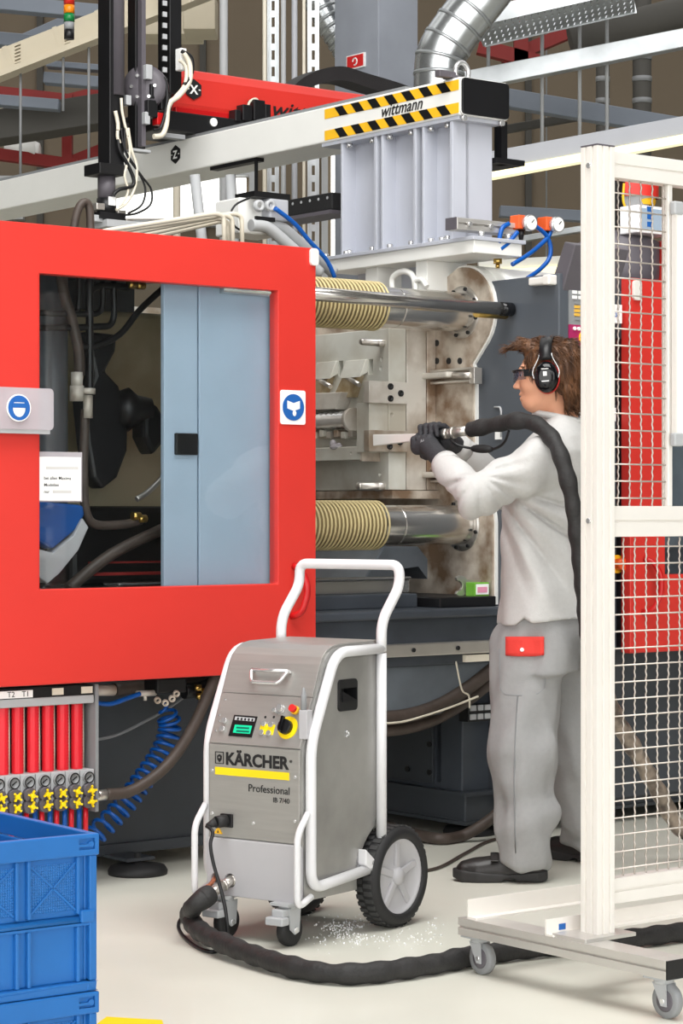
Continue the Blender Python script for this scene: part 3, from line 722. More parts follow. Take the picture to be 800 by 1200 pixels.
# machinery and two plain coloured shapes behind the window
ib = mp('added_inner_liner', MB(M).box(-.75, 1.12, .98, 1.0, .72, 2.06), 'dark_base')  # dark backing, added to keep the space behind the window dark
mp('added_inner_roof', MB(M).box(-.75, 1.15, .06, 1.2, 2.04, 2.06), 'dark_base')  # added cover that keeps light from above out of the window space
mp('toggle_plate', MB(M).prism([(u, z) for u, z in ((.55, 1.0), (1.05, 1.0), (1.05, 1.9), (.5, 1.9), (.42, 1.6), (.5, 1.3))], PV, .6, .64), mat('toggle_steel', (206, 196, 166), .3, .45, scale=3, rgb2=(168, 156, 126)), bevel=.02)
mp('toggle_cylinder', MB(M).lathe([(0, 0), (.16, 0), (.16, .1), (.3, .14), (.3, .5)], (.62, .62, 1.45), (0, 1, 0), 32), 'steel')
fa = M.atv(120, 470, .4)
mp('toggle_arm', MB(M).prism([M.atv(x, y, .36)[::2] for x, y in ((100, 388), (138, 392), (136, 412), (124, 435), (140, 452), (151, 488), (150, 528), (138, 560), (120, 574), (110, 560), (103, 520), (98, 470), (112, 440), (106, 412))], PV, .36, .44), 'black_plastic', bevel=.012)
mp('toggle_pin', MB(M).lathe([(0, -.04), (.06, -.04), (.075, 0), (.05, .03), (.04, .08)], M.atv(150, 480, .38), (1, -.3, 0), 24), 'black_plastic')
mp('toggle_knob', MB(M).prism([(a_*.06+fa[0]+.16, b_*.09+1.48) for a_, b_ in ((-.6, -.3), (0, -1), (.7, -.5), (.8, .4), (.2, 1), (-.6, .4))], PV, .33, .42), 'black_plastic', bevel=.015)
mp('inner_cylinder', MB(M).cyl(M.atv(62, 300, .5), M.atv(62, 620, .5), .05, n=24), 'chute_blue')
for pts, r, m in (([(72, 310), (74, 340), (84, 375), (92, 410), (93, 440)], .018, 'hose_brown'), ([(105, 320), (105, 400), (105, 465)], .013, 'black_plastic'), ([(150, 337), (118, 335), (105, 345), (105, 380)], .012, 'black_plastic'),
        ([(40, 366), (90, 368), (118, 364), (120, 330)], .010, 'black_plastic'), ([(40, 384), (110, 383), (132, 376), (133, 330)], .011, 'black_plastic'), ([(92, 320), (92, 355), (85, 366), (40, 367)], .009, 'black_plastic'),
        ([(90, 405), (110, 406), (140, 392), (165, 362), (200, 330)], .011, 'black_plastic'), ([(100, 480), (98, 560), (105, 610), (140, 615), (165, 610)], .015, 'hose_brown'), ([(200, 550), (175, 575), (160, 585)], .01, 'steel'), ([(80, 690), (130, 650), (190, 620)], .02, 'hose_brown')):
    mp('inner_hose', MB(M).tube(spline([M.atv(x, y, .26) for x, y in pts], 6), r, 12), m)
for x, y0, y1, r in ((90, 436, 452, .02), (90, 452, 470, .024), (103, 455, 462, .025), (103, 463, 490, .016)):
    mp('hose_fitting', MB(M).cyl(M.atv(x, y1, .25), M.atv(x, y0, .25), r, n=8), 'steel_stain2')
for x, y in ((150, 333), (160, 334), (155, 605), (162, 608)):
    c = M.atv(x, y, .25); mp('brass_fitting', MB(M).cyl(c, (c[0]+.03, c[1], c[2]), .014, n=8), 'brass')
mp('inner_shelf', MB(M).box(.0, 1.1, .3, .9, .86, .93), 'blue_dark')
mp('inner_shelf_trim', MB(M).box(.5, 1.05, .28, .3, .99, 1.0).box(.5, 1.05, .28, .3, 1.03, 1.036), 'red_steel')
mp('inner_housing', MB(M).box(.56, .98, .5, .7, .95, 1.22), 'black_plastic', bevel=.02)
mp('inner_blue_shape', MB(M).prism([M.atv(x, y, .2)[::2] for x, y in ((34, 586), (98, 592), (100, 604), (88, 622), (62, 644), (34, 628))], PV, .2, .26), 'crate_blue_deep', bevel=.01)  # plain blue shape behind the lower left of the pane
mp('inner_grey_shape', MB(M).prism([M.atv(x, y, .19)[::2] for x, y in ((34, 640), (62, 648), (86, 628), (97, 607), (104, 618), (92, 645), (70, 672), (56, 684), (34, 668))], PV, .19, .25), 'light_grey', bevel=.004)  # plain light grey shape below the blue one
# ---- right half: housing, second guard door, screens
mp('right_housing', MB(M).box(2.86, 4.3, .1, 1.4, .67, 2.06), 'dark_panel', bevel=.006)
mp('center_housing', MB(M).box(2.2, 2.7, .06, 1.0, .67, 1.98), 'dark_panel', bevel=.006)
gd2 = mp('guard_door', ring(MB(M), 2.69, 4.3, .666, 2.085, 2.88, 4.1, .961, 1.937, -.02, .03), 'red', bevel=.006)
mp('window_pane', MB(M).box(2.87, 4.11, .0, .006, .95, 1.945), 'glass', gd2)
mp('inner_panel', MB(M).box(2.87, 3.6, .06, .08, 1.06, 1.94), 'chute_blue', gd2)
mp('corner_catch', MB(M).prism(rrect(2.7, 2.745, 2.0, 2.075, .014), PV, -.03, -.018), 'alu_white', gd2, bevel=.002)
hu = M.atv(757, 655, -.03)
handle(gd2, hu[0], .04, M.atv(757, 718, -.03)[2], M.atv(757, 655, -.03)[2])
# terminal on the front
tb_ = mp('terminal', MB(M).box(2.2, 2.42, -.19, -.1, 1.795, 2.02), 'black_plastic', bevel=.006)
mp('terminal_arm', MB(M).box(2.28, 2.36, -.11, .07, 1.9, 1.96), 'black_plastic', tb_)
mp('key_panel', MB(M).box(2.2, 2.42, -.202, -.188, 1.872, 2.0), 'mid_grey', tb_)
mp('strip_panel', MB(M).box(2.2, 2.42, -.202, -.188, 1.797, 1.872), 'magenta', tb_)
sc = mp('screen_housing', MB(M).prism([(-.2, 1.99), (-.265, 2.15), (-.21, 2.165), (-.13, 2.0)], PU, 2.17, 2.44), 'hopper_grey', tb_, bevel=.004)
mp('screen', MB(M).hexa([(2.215, -.2065, 2.015), (2.42, -.2065, 2.015), (2.42, -.2605, 2.145), (2.215, -.2605, 2.145), (2.215, -.203, 2.015), (2.42, -.203, 2.015), (2.42, -.255, 2.145), (2.215, -.255, 2.145)]), 'steel_blue', tb_)
for j in range(2):
    for i in range(6): mp('white_key', MB(M).box(2.215+i*.03, 2.235+i*.03, -.207, -.2, 1.982-j*.018, 1.994-j*.018), 'paper', tb_)
for j in range(5):
    for i in range(5): mp('yellow_key', MB(M).box(2.225+i*.036, 2.25+i*.036, -.207, -.2, 1.945-j*.014, 1.955-j*.014), 'key_yellow' if (i+j) % 4 else 'mid_grey', tb_)
for i in range(8): mp('round_button', MB(M).cyl((2.225+i*.02, -.2, 1.858), (2.225+i*.02, -.208, 1.858), .0065, n=12), 'paper', tb_)
c = M.atv(683, 396, -.2); es = mp('emergency_stop', MB(M).cyl((c[0], -.2, c[2]), (c[0], -.206, c[2]), .024, n=20), 'yellow_warn', tb_)
mp('stop_button', MB(M).cyl((c[0], -.206, c[2]), (c[0], -.228, c[2]), .014, n=20), 'orange', es)
mp('ledge', MB(M).box(2.2, 2.5, -.06, .07, 1.79, 1.8), 'black_plastic')
lb_ = mp('label_strip', MB(M).box(2.22, 2.68, .05, .062, M.atv(670, 425, .05)[2], M.atv(670, 414, .05)[2]), 'paper')
mp('red_mark', MB(M).box(M.atv(676, 420, .05)[0], M.atv(687, 420, .05)[0], .046, .052, M.atv(680, 422, .05)[2], M.atv(680, 417, .05)[2]), 'sign_red', lb_)
mp('dark_screen', MB(M).box(2.22, 2.68, .045, .062, M.atv(670, 472, .05)[2], M.atv(670, 427, .05)[2]), 'black_gloss')
gk = mp('keypad_plate', MB(M).box(2.3, 2.68, .045, .062, M.atv(670, 492, .05)[2], M.atv(670, 476, .05)[2]), 'paper')
for i in range(8): mp('dark_key', MB(M).box(2.315+i*.03, 2.337+i*.03, .04, .047, 1.545, 1.565).box(2.315+i*.03, 2.337+i*.03, .04, .047, 1.575, 1.59), 'hopper_grey', gk)
c = M.atv(717, 655, .05); es = mp('emergency_stop', MB(M).cyl((c[0]+.02, .06, c[2]-.02), (c[0]+.02, .04, c[2]-.02), .035, n=20), 'yellow_warn')
mp('stop_button', MB(M).cyl((c[0]+.02, .04, c[2]-.02), (c[0]+.02, .005, c[2]-.02), .022, n=20), 'orange', es)
c = M.atv(722, 368, .02); tg = mp('white_tag', MB(M).box(c[0]-.05, c[0]+.02, .01, .062, c[2]-.035, c[2]+.035), 'paper')
writing('tag_text', 'B.3', M, (c[0]-.035, .009, c[2]-.012), (1, 0, 0), (0, 0, 1), .016, 'sign_blue', tg, bold=.02)
c = M.atv(727, 415, .02); mp('key_switch', MB(M).box(c[0]-.03, c[0]+.03, .03, .062, c[2]-.06, c[2]+.06), 'black_plastic')
# ================================================================ cooling water manifold under the door
MFV = .05
mf = thing('water_manifold', 'grey cooling water manifold with red flow tubes and yellow valve knobs', 'manifold', M((.15, .12, .3)))
zt = lambda y: M.atv(55, y, MFV)[2]
uR = M.atv(107, 860, MFV)[0]; uL = -.32
xs_ = [9.4, 27, 45, 62.5, 79.7, 96.5]
un = [M.atv(x, 900, MFV)[0] for x in xs_]; du = (un[-1]-un[0])/5
un = [un[0]-du*k for k in (3, 2, 1)]+un
put('header_bar', MB(M).box(uL, uR-.008, MFV-.03, MFV+.05, zt(826), zt(816)), 'light_grey', mf, .004)
put('back_plate', MB(M).box(uL, uR, MFV+.06, MFV+.07, zt(945), zt(804)), 'hopper_grey', mf)
put('side_plate', MB(M).box(uR-.004, uR+.008, MFV-.03, MFV+.35, zt(955), zt(804)), 'mid_grey', mf)
for i, u in enumerate(un):
    put('valve_block', MB(M).box(u-du*.485, u+du*.485, MFV-.03, MFV+.05, zt(946), zt(904)), 'light_grey', mf, .003)
    g = put('flow_gauge', MB(M).lathe([(0, .008), (.0145, .008), (.0145, .012), (.0185, .012), (.019, -.002)], (u, MFV-.03, zt(913)), (0, -1, 0), 20), 'mid_grey', mf)
    put('gauge_ring', MB(M).lathe([(.0145, .0125), (.0185, .0125)], (u, MFV-.03, zt(913)), (0, -1, 0), 20), 'black_plastic', g)
    put('gauge_needle', MB(M).bar((u-.008, MFV-.0395, zt(915)), (u+.008, MFV-.0395, zt(911)), .002, .003), 'ink', g)
    for y in (928, 941):
        kd = put('valve_knob', MB(M).cyl((u, MFV-.03, zt(y)), (u, MFV-.05, zt(y)), .0225, n=20), 'hopper_grey', mf)
        mb = MB(M)
        for k in range(4):
            t = k*math.pi/2+.35+u*9; c = Vector((u, MFV-.055, zt(y)))
            mb.bar(c, c+Vector((math.cos(t)*.0165, -.008, math.sin(t)*.0165)), .0055, .0055, (0, 1, 0))
        mb.cyl((u, MFV-.05, zt(y)), (u, MFV-.066, zt(y)), .007, n=10)
        put('knob_vane', mb, 'yellow', kd)
    if i >= 0:
        off = -.006
        put('flow_tube', MB(M).lathe([(.0185+.0012*(j % 2), zt(904)+j*(zt(826)-zt(904))/40) for j in range(41)], (u+off-.008, MFV+.01, 0), (0, 0, 1), 16), 'tube_red', mf)
        put('clear_tube', MB(M).cyl((u+off+.018, MFV+.02, zt(904)), (u+off+.016, MFV+.02, zt(826)), .0065, n=10), 'cream_pipe', mf)
    z1 = zt(946)
    for s, m in ((-.012, 'hose_blue'), (.012, 'tube_red')):
        put('feed_hose', MB(M).cyl((u+s, MFV+.0, z1-.09), (u+s, MFV+.0, z1+.005), .0085, n=10), m, mf)
    if i in (6, 8):
        put('label_plate', MB(M).box(u-.022, u+.018, MFV-.032, MFV-.028, zt(814), zt(806)), 'cream_pipe', mf)
tp = put('label_plate', MB(M).box(-.06, M.atv(32, 810, MFV)[0], MFV-.034, MFV-.028, zt(815), zt(806.5)), 'paper', mf)
put('label_rail', MB(M).box(uL, uR-.01, MFV-.028, MFV+.05, zt(816), zt(804)), 'black_plastic', mf)
for t, x in (('T2', 2), ('T1', 19)):
    writing('label_text', t, M, (M.atv(x, 813, MFV)[0], MFV-.0345, zt(813.6)), (1, 0, 0), (0, 0, 1), .0175, 'ink', tp)
# hoses below the door
def mtube(pts, v, r, n=12, k=6): return MB(M).tube(spline([M.atv(x, y, v) for x, y in pts], k), r, n)
hs = thing('supply_hose', 'thick dark brown hydraulic hose curving from the manifold side', 'hose', M(M.atv(130, 930, .075)))
put('hose_body', mtube([(124, 931), (150, 928), (178, 912), (203, 888), (226, 852), (243, 815), (262, 770)], .053, .019, 16), 'hose_brown', hs)
put('hose_coupling', MB(M).cyl(M.atv(108, 933, .053), M.atv(126, 931, .053), .0175, n=16).cyl(M.atv(103, 933.5, .053), M.atv(114, 932, .053), .02, n=6), 'steel', hs)
ax = spline([M.atv(x, y, .16) for x, y in ((191, 826), (196, 838), (199, 850), (196, 866), (188, 884), (176, 902), (163, 920), (148, 940), (130, 960), (108, 981))], 30)
cl = []
for i, p in enumerate(ax):
    t = i/len(ax); T = (ax[min(i+1, len(ax)-1)]-ax[max(i-1, 0)]).normalized(); x = T.cross(Vector((0, 1, 0))).normalized(); y = T.cross(x)
    ph = 2*math.pi*(18*t**1.25); r = .034*min(1, .15+t*7)
    cl.append(p+x*r*math.cos(ph)+y*r*math.sin(ph))
cl = spline(cl, 2)
put('coiled_hose', MB(M).tube(cl, .0062, 8), 'hose_blue', None, label='blue coiled air hose hanging under the red guard door', cat='hose')
vc = thing('valve_cluster', 'cluster of dark and brass hydraulic valves below the red door', 'valve', M(M.atv(195, 826, .12)))
put('valve_body', MB(M).box(M.atv(180, 815, .1)[0], M.atv(215, 815, .1)[0], .08, .16, zt(822), zt(803)), 'black_plastic', vc, .006)
for x, y in ((184, 820), (193, 823), (201, 818), (206, 812)):
    c = M.atv(x, y, .08); put('port', MB(M).lathe([(.006, 0), (.006, .012), (.011, .012), (.011, 0)], c, (-.3, -1, -.3), 14), 'steel_stain', vc)
for x, y in ((228, 806), (230, 816), (233, 824), (236, 810)):
    c = M.atv(x, y, .115); put('brass_nut', MB(M).cyl(c, (c[0]+.02, c[1]-.01, c[2]), .012, n=6), 'brass', vc)
put('brass_cock', MB(M).cyl(M.atv(160, 813, .1), M.atv(182, 812, .1), .010, n=12).cyl(M.atv(170, 813, .1), M.atv(170, 821, .1), .006, n=8), 'steel_stain2', vc)
put('manifold_pipe', mtube([(215, 810), (240, 806), (262, 790)], .14, .026, 16), 'black_plastic', vc)
put('pipe_coupling', MB(M).cyl(M.atv(107, 809, .08), M.atv(134, 809, .08), .018, n=16), 'steel_stain2', None, .002, 1, 'short steel pipe coupling right of the manifold top', cat='coupling')
put('feed_pipe', mtube([(134, 808), (180, 803), (240, 796)], .21, .022, 14), 'hose_brown', None, label='dark pipe running level close under the red door', cat='pipe')
put('air_line', mtube([(104, 822), (128, 825), (150, 818), (164, 813)], .09, .008, 8), 'hose_blue', None, label='thin blue air line joining the brass cock', cat='hose')
put('cable', mtube([(106, 868), (135, 862), (165, 848), (200, 828), (245, 795)], .27, .005, 8), 'mid_grey', None, label='thin grey cable drooping in front of the dark base', cat='cable')
# hoses on the floor at the right base
def gp(x, y, z=.02): return WF.atz(x, y, z)
put('floor_hose', MB().tube(spline([gp(452, 968, .05), gp(480, 976, .03), gp(515, 983, .022), gp(540, 980, .022)]+[Vector(M(M.atv(x, y, v))) for x, y, v in ((560, 970, .1), (578, 957, .09), (605, 932, .09), (640, 905, .11), (655, 890, .135))], 8), .021, 14), 'hose_brown', None, label='thick brown hose lying on the floor beside the grey base', cat='hose')
put('floor_cable', MB().tube(spline([gp(420, 1015, .006), gp(470, 1021, .006), gp(510, 1018, .006), gp(545, 1000, .006), gp(575, 985, .006), gp(622, 977, .006)], 8), .006, 8), 'hose_brown', None, label='thin dark cable on the floor behind the large cart wheel', cat='cable')
# wrench and carton on the bed
tp_ = (2.05, .135, .892)
cx0, cx1 = M.atv(556, 690, tp_[1]), M.atv(573, 690, tp_[1])
cz1 = M.atv(550, 683, tp_[1])[2]
bx = thing('carton', 'small green carton with pink label on the machine bed', 'box', M((cx0[0]+.06, tp_[1]+.04, .892)))
put('carton_body', MB(M).box(cx0[0], cx1[0], tp_[1], tp_[1]+.05, .8915, cz1), 'green', bx, .002)
put('carton_label', MB(M).box(cx0[0]+.006, cx1[0]-.004, tp_[1]-.002, tp_[1], .898, cz1-.006), 'paper', bx)
put('carton_print', MB(M).box(cx0[0]+.012, cx1[0]-.012, tp_[1]-.003, tp_[1]-.002, .905, cz1-.016), 'pink', bx)
wr = M.atv(546, 688, tp_[1]+.12)
mb = MB(M); o = (M.atv(540, 688, tp_[1]+.055)[0], tp_[1]+.055, .929)
poly = [(o[0]+.038*math.cos(math.radians(t)), o[2]+.038*math.sin(math.radians(t))) for t in range(-130, 140, 15)]
poly += [(o[0]-.012+.019*math.cos(math.radians(t)), o[2]+.019*math.sin(math.radians(t))) for t in range(100, -101, -20)]
w_ = thing('wrench', 'steel open-end wrench leaning by the green carton', 'wrench', M((o[0], o[1], .892)))
put('wrench_head', mb.prism(poly, PV, o[1], o[1]+.012), 'steel', w_, .001)
put('wrench_shaft', MB(M).hexa([(o[0]+.03, o[1], .925), (2.126, o[1], .93), (2.126, o[1]+.012, .93), (o[0]+.03, o[1]+.012, .925), (o[0]+.03, o[1], .952), (2.126, o[1], .95), (2.126, o[1]+.012, .95), (o[0]+.03, o[1]+.012, .952)]), 'steel', w_, .001)
# ================================================================ handling robot on the machine
RB = thing('handling_robot', 'white beam handling robot with red arm and black vertical axis', 'robot', M((2.1, .5, 2.14)))
def rp(name, mb, m, parent=None, **kw): return put(name, mb, m, parent or RB, **kw)
U0, U1 = 2.0, 2.235
rp('beam', MB(M).box(U0, U1, .165, 4.6, 2.651, 2.79), 'robot_white', bevel=.006)
rp('beam_guide', MB(M).box(U0+.02, U0+.05, .5, 4.6, 2.79, 2.806), 'mid_grey')
ec = rp('end_cap', MB(M).prism(rrect(U0+.003, U1-.003, 2.654, 2.787, .016), PV, .15, .166), 'black_plastic', bevel=.002)
rp('end_cap_rim', MB(M).prism(rrect(U0, U1, 2.651, 2.79, .018), PV, .158, .17), 'robot_white')
for z0, z1 in ((2.742, 2.78), (2.658, 2.696)):
    tp = rp('hazard_tape', MB(M).box(U0-.0015, U0, .168, .97, z0, z1), 'yellow_warn')
    for k in range(8):
        v = .21+k*.102
        if v+.085 > .99: break
        rp('black_stripe', MB(M).hexa([(U0-.0025, v, z0), (U0-.0025, v+.05, z0), (U0-.0025, v+.085, z1), (U0-.0025, v+.035, z1), (U0-.001, v, z0), (U0-.001, v+.05, z0), (U0-.001, v+.085, z1), (U0-.001, v+.035, z1)]), 'black_plastic', tp)
a = M.atu(446, 118, U0)
writing('beam_lettering', 'wittmann', M, (U0-.003, a[1], 2.702), (0, -1, 0), (0, 0, 1), .046, 'ink', RB, bold=.006, shear=.35, xs=1.02)
def hexmark(fr, c, right, nrm, r, letter):
    c, right, nrm = V3(c), V3(right), V3(nrm); up = Vector((0, 0, 1)); mb = MB(fr); pl = []
    for k in range(6):
        t = math.radians(30+60*k); pl.append(c+right*r*math.cos(t)+up*r*math.sin(t))
    h = rp('axis_mark', mb.add([p+nrm*.003 for p in pl]+[p+nrm*.0005 for p in pl], [tuple(range(6)), tuple(range(6, 12))]+[(i, (i+1) % 6, 6+(i+1) % 6, 6+i) for i in range(6)]), 'ink')
    writing('axis_letter', letter, fr, c-right*r*.42-up*r*.42+nrm*.0036, right, up, r*.85, 'paper', h, bold=.03)
    for s in (-1, 1):
        q = c+right*r*.66*s+nrm*.0034
        rp('axis_sign', MB(fr).bar(q-right*r*.12, q+right*r*.12, r*.1, .001, nrm), 'paper', h)
hexmark(M, M.atu(206, 181, U0), (0, -1, 0), (-1, 0, 0), .04, 'Z')
# bolts hold-down, lifting eye
c = M.atv(541, 84, .3)
ey = rp('lifting_eye', MB(M).tube([(U0+.06+.032*math.cos(t*math.pi/10), .22, 2.82+.036*math.sin(t*math.pi/10)) for t in range(-2, 13)], .009, 10), 'chrome')
rp('eye_foot', MB(M).box(U0-.01, U0+.1, .2, .25, 2.79, 2.802).box(U0-.06, U0+.02, .205, .235, 2.79, 2.815), 'hopper_grey', ey, bevel=.003)
# risers: three rolled sections on a base plate
edges = [(530, 494), (487, 446), (441, 399)]
for xa, xb in edges:
    v0 = M.atu(xa, 250, U0+.01)[1]; v1 = M.atu(xb, 250, U0+.01)[1]
    r_ = rp('riser_post', MB(M).box(U0+.01, U1-.03, v0, v0+.016, 2.2, 2.651).box(U0+.01, U1-.03, v1-.012, v1, 2.2, 2.651), 'robot_grey', bevel=.002)
    rp('riser_web', MB(M).box(U0+.075, U0+.09, v0, v1, 2.2, 2.651), 'robot_grey', r_)
    for q in (v0+.05, v1-.03): 
        [rp('bolt', MB(M).cyl((U0+.03, q, zz), (U0+.03, q, zz+.02), .012, n=6), 'chrome', r_) for zz in (2.2, 2.618)]
rp('cap_plate', MB(M).box(U0+.006, U1-.01, .178, 1.0, 2.636, 2.652), 'robot_grey', bevel=.002)
for u_ in (U0+.02, U1-.03): rp('bolt', MB(M).cyl((u_, .17, 2.64), (u_, .156, 2.64), .011, n=10), 'chrome')
rp('base_plate', MB(M).box(U0, 2.235, .085, .98, 2.14, 2.195), 'robot_white', bevel=.003)
rp('base_plate_top', MB(M).box(U0-.012, 2.247, .075, 1.0, 2.186, 2.2), 'robot_grey', bevel=.002)
for x in (384, 408, 520, 556, 585):
    c = M.atu(x, 290, U0+.03)
    if x > 550: rp('bolt', MB(M).cyl((U0+.05+(x-556)*.0045, .1, 2.2), (U0+.05+(x-556)*.0045, .1, 2.222), .012, n=8), 'chrome')
    else: rp('bolt', MB(M).cyl((U0+.02, c[1], 2.2), (U0+.02, c[1], 2.216), .012, n=8), 'chrome')
for xa, xb in ((500, 487), (442, 428)):
    v0 = M.atu(xa, 320, U0+.03)[1]; v1 = M.atu(xb, 320, U0+.03)[1]
    rp('foot_rib', MB(M).box(U0+.03, 2.23, v0, v1, 2.03, 2.14), 'robot_white', bevel=.002)
rp('foot_wedge', MB(M).box(2.15, 2.24, .5, .95, 2.02, 2.142), 'robot_grey')
pts = [M.atu(x, y, U0+.03) for x, y in ((460, 345), (460, 326), (472, 318), (484, 324), (487, 345))]
rp('white_hose', MB(M).tube(spline(pts, 6), .012, 10), 'robot_white')
pts = [M.atu(x, y, U0+.02) for x, y in ((487, 340), (487, 330), (494, 328), (500, 336))]
rp('white_hose', MB(M).tube(spline(pts, 6), .010, 10), 'robot_white')
# slotted bar with two pressure regulators
zb = M.atv(531, 262, .12)[2]; ub0 = M.atv(531, 262, .12)[0]; ub1 = M.atv(608, 264, .12)[0]
sb = rp('slotted_bar', MB(M).box(ub0, ub1, .1, .16, zb-.022, zb+.022), 'alu', bevel=.003)
cut(sb, MB(M).box(ub0+.01, ub1+.05, .08, .112, zb-.004, zb+.004))
rp('bar_end', MB(M).box(ub0-.004, ub0, .1, .16, zb-.022, zb+.022), 'hopper_grey', sb)
for x in (549, 574): 
    c = M.atv(x, 262, .1); rp('bolt', MB(M).cyl((c[0], .1, zb), (c[0], .088, zb), .009, n=8), 'chrome', sb)
for x, y in ((608, 262), (640, 264)):
    c = M.atv(x, y, .1)
    rg = rp('pressure_regulator', MB(M).box(c[0]-.02, c[0]+.03, .08, .13, c[2]-.022, c[2]+.03), 'orange', bevel=.004)
    rp('regulator_neck', MB(M).cyl((c[0]+.03, .1, c[2]), (c[0]+.05, .08, c[2]), .018, n=14).cyl((c[0]+.01, .1, c[2]-.02), (c[0]+.01, .1, c[2]-.06), .014, .008, n=12), 'black_plastic', rg)
    d = M.atv(x+14, y-1, .06)
    g_ = rp('gauge', MB(M).cyl((d[0], .08, d[2]), (d[0], .058, d[2]), .03, n=24), 'chrome', rg)
    rp('gauge_face', MB(M).cyl((d[0], .058, d[2]), (d[0], .0565, d[2]), .026, n=24), 'paper', rg)
    rp('gauge_needle', MB(M).bar((d[0], .056, d[2]), (d[0]+.012, .056, d[2]+.012), .002, .003), 'ink', rg)
for pts in (([(596, 262), (588, 268), (584, 285)]), ([(606, 272), (596, 284), (586, 292)]), ([(626, 264), (640, 276), (645, 292), (642, 305), (632, 316), (618, 326)]), ([(645, 272), (640, 280), (622, 296), (600, 310)])):
    rp('air_hose', MB(M).tube(spline([M.atv(x, y, .09) for x, y in pts], 8), .0085, 10), 'hose_blue')
rp('black_bracket', MB(M).box(U1-.02, U1+.12, .2, .4, 2.5, 2.52).box(U1+.02, U1+.05, .22, .26, 2.5, 2.66), 'black_plastic')
# bracket below the beam
a, b = M.atu(246, 193, U0+.01), M.atu(300, 190, U0+.01)
rp('under_bracket', MB(M).box(U0+.01, U0+.05, b[1], a[1], 2.636, 2.652).box(U0+.01, U0+.02, b[1], b[1]+.012, 2.45, 2.652), 'black_plastic')
# energy chain trough under the beam
a, b = M.atu(398, 212, 2.12), M.atu(318, 236, 2.12)
ch = rp('chain_trough', MB(M).hexa([(2.08, a[1], 2.40), (2.2, a[1], 2.40), (2.2, b[1]+.1, 2.40), (2.08, b[1]+.1, 2.40), (2.08, a[1], 2.47), (2.2, a[1], 2.47), (2.2, b[1], 2.47), (2.08, b[1], 2.47)]), 'rubber', bevel=.006)
for k in range(8):
    v = a[1]+(b[1]-a[1])*(k+.5)/8; rp('chain_dot', MB(M).cyl((2.082, v, 2.45), (2.078, v, 2.45), .006, n=8), 'light_grey', ch)
rp('chain_rail', MB(M).box(2.072, 2.2, a[1], b[1]+.06, 2.385, 2.4), 'hopper_grey', ch)
# ---- red horizontal arm
VA = 1.95
zt_, zb_ = M.atv(232, 79, VA)[2], M.atv(232, 137, VA)[2]
uA = M.atv(204, 110, VA)[0]
pr = [(VA, zb_+.05), (VA+.005, zt_-.05), (VA+.03, zt_-.01), (VA+.07, zt_), (VA+.17, zt_), (VA+.2, zt_-.03), (VA+.2, zb_), (VA+.02, zb_)]
arm = rp('red_arm', MB(M).prism(pr, PU, uA, uA+1.55), 'red', bevel=.006)
rp('arm_rail', MB(M).box(uA, uA+1.5, VA-.012, VA+.01, zb_-.004, zb_+.03), 'red_dark', arm, bevel=.003)
c = M.atv(226, 105, VA); hexmark(M, (c[0], VA-.004, c[2]), (1, 0, 0), (0, -1, 0), .045, 'X')
a = M.atv(316, 132, VA)
writing('arm_lettering', 'wittmann', M, (a[0], VA-.004, zb_+.045), (1, 0, 0), (0, 0, 1), .07, 'ink', RB, bold=.01, shear=.35, xs=1.2)
for x, y, w, h in ((276, 136, .03, .05), (287, 133, .05, .07), (301, 130, .06, .09), (311, 131, .03, .06)):
    c = M.atv(x, y, VA-.05); rp('limit_switch', MB(M).box(c[0]-w/2, c[0]+w/2, VA-.07, VA-.02, c[2]-h/2, c[2]+h/2), 'black_plastic', arm, bevel=.003)
rp('switch_cable', MB(M).tube(spline([M.atv(x, y, VA-.05) for x, y in ((290, 132), (292, 120), (300, 116), (304, 124))], 6), .006, 8), 'cream_pipe', arm)
# arched cable cover behind the arm
pts = [M.atv(x, y, VA+.3) for x, y in ((335, 118), (352, 100), (375, 88), (402, 84), (430, 92), (470, 104), (500, 116))]
mb = MB(M); sp_ = spline(pts, 6); L = len(sp_)
vs_ = []
for p in sp_:
    for dv, dz in ((0, -.04), (.12, -.04), (.12, .025), (0, .025)): vs_.append((p.x, p.y+dv, p.z+dz))
mb.add(vs_, [(i*4+k, i*4+(k+1) % 4, (i+1)*4+(k+1) % 4, (i+1)*4+k) for i in range(L-1) for k in range(4)]+[(0, 1, 2, 3), tuple((L-1)*4+k for k in (3, 2, 1, 0))], False)
rp('cable_arch', mb, 'rubber', arm)
# carriage below the arm end
c = M.atv(215, 150, VA-.05)
rp('carriage', MB(M).box(uA-.12, uA+.5, VA-.06, VA+.22, 2.806, zb_), 'black_plastic', bevel=.006)
rp('carriage_disc', MB(M).cyl((M.atv(251, 143, VA-.07)[0], VA-.06, M.atv(251, 143, VA-.07)[2]), (M.atv(251, 143, VA-.07)[0], VA-.068, M.atv(251, 143, VA-.07)[2]), .018, n=16), 'paper')
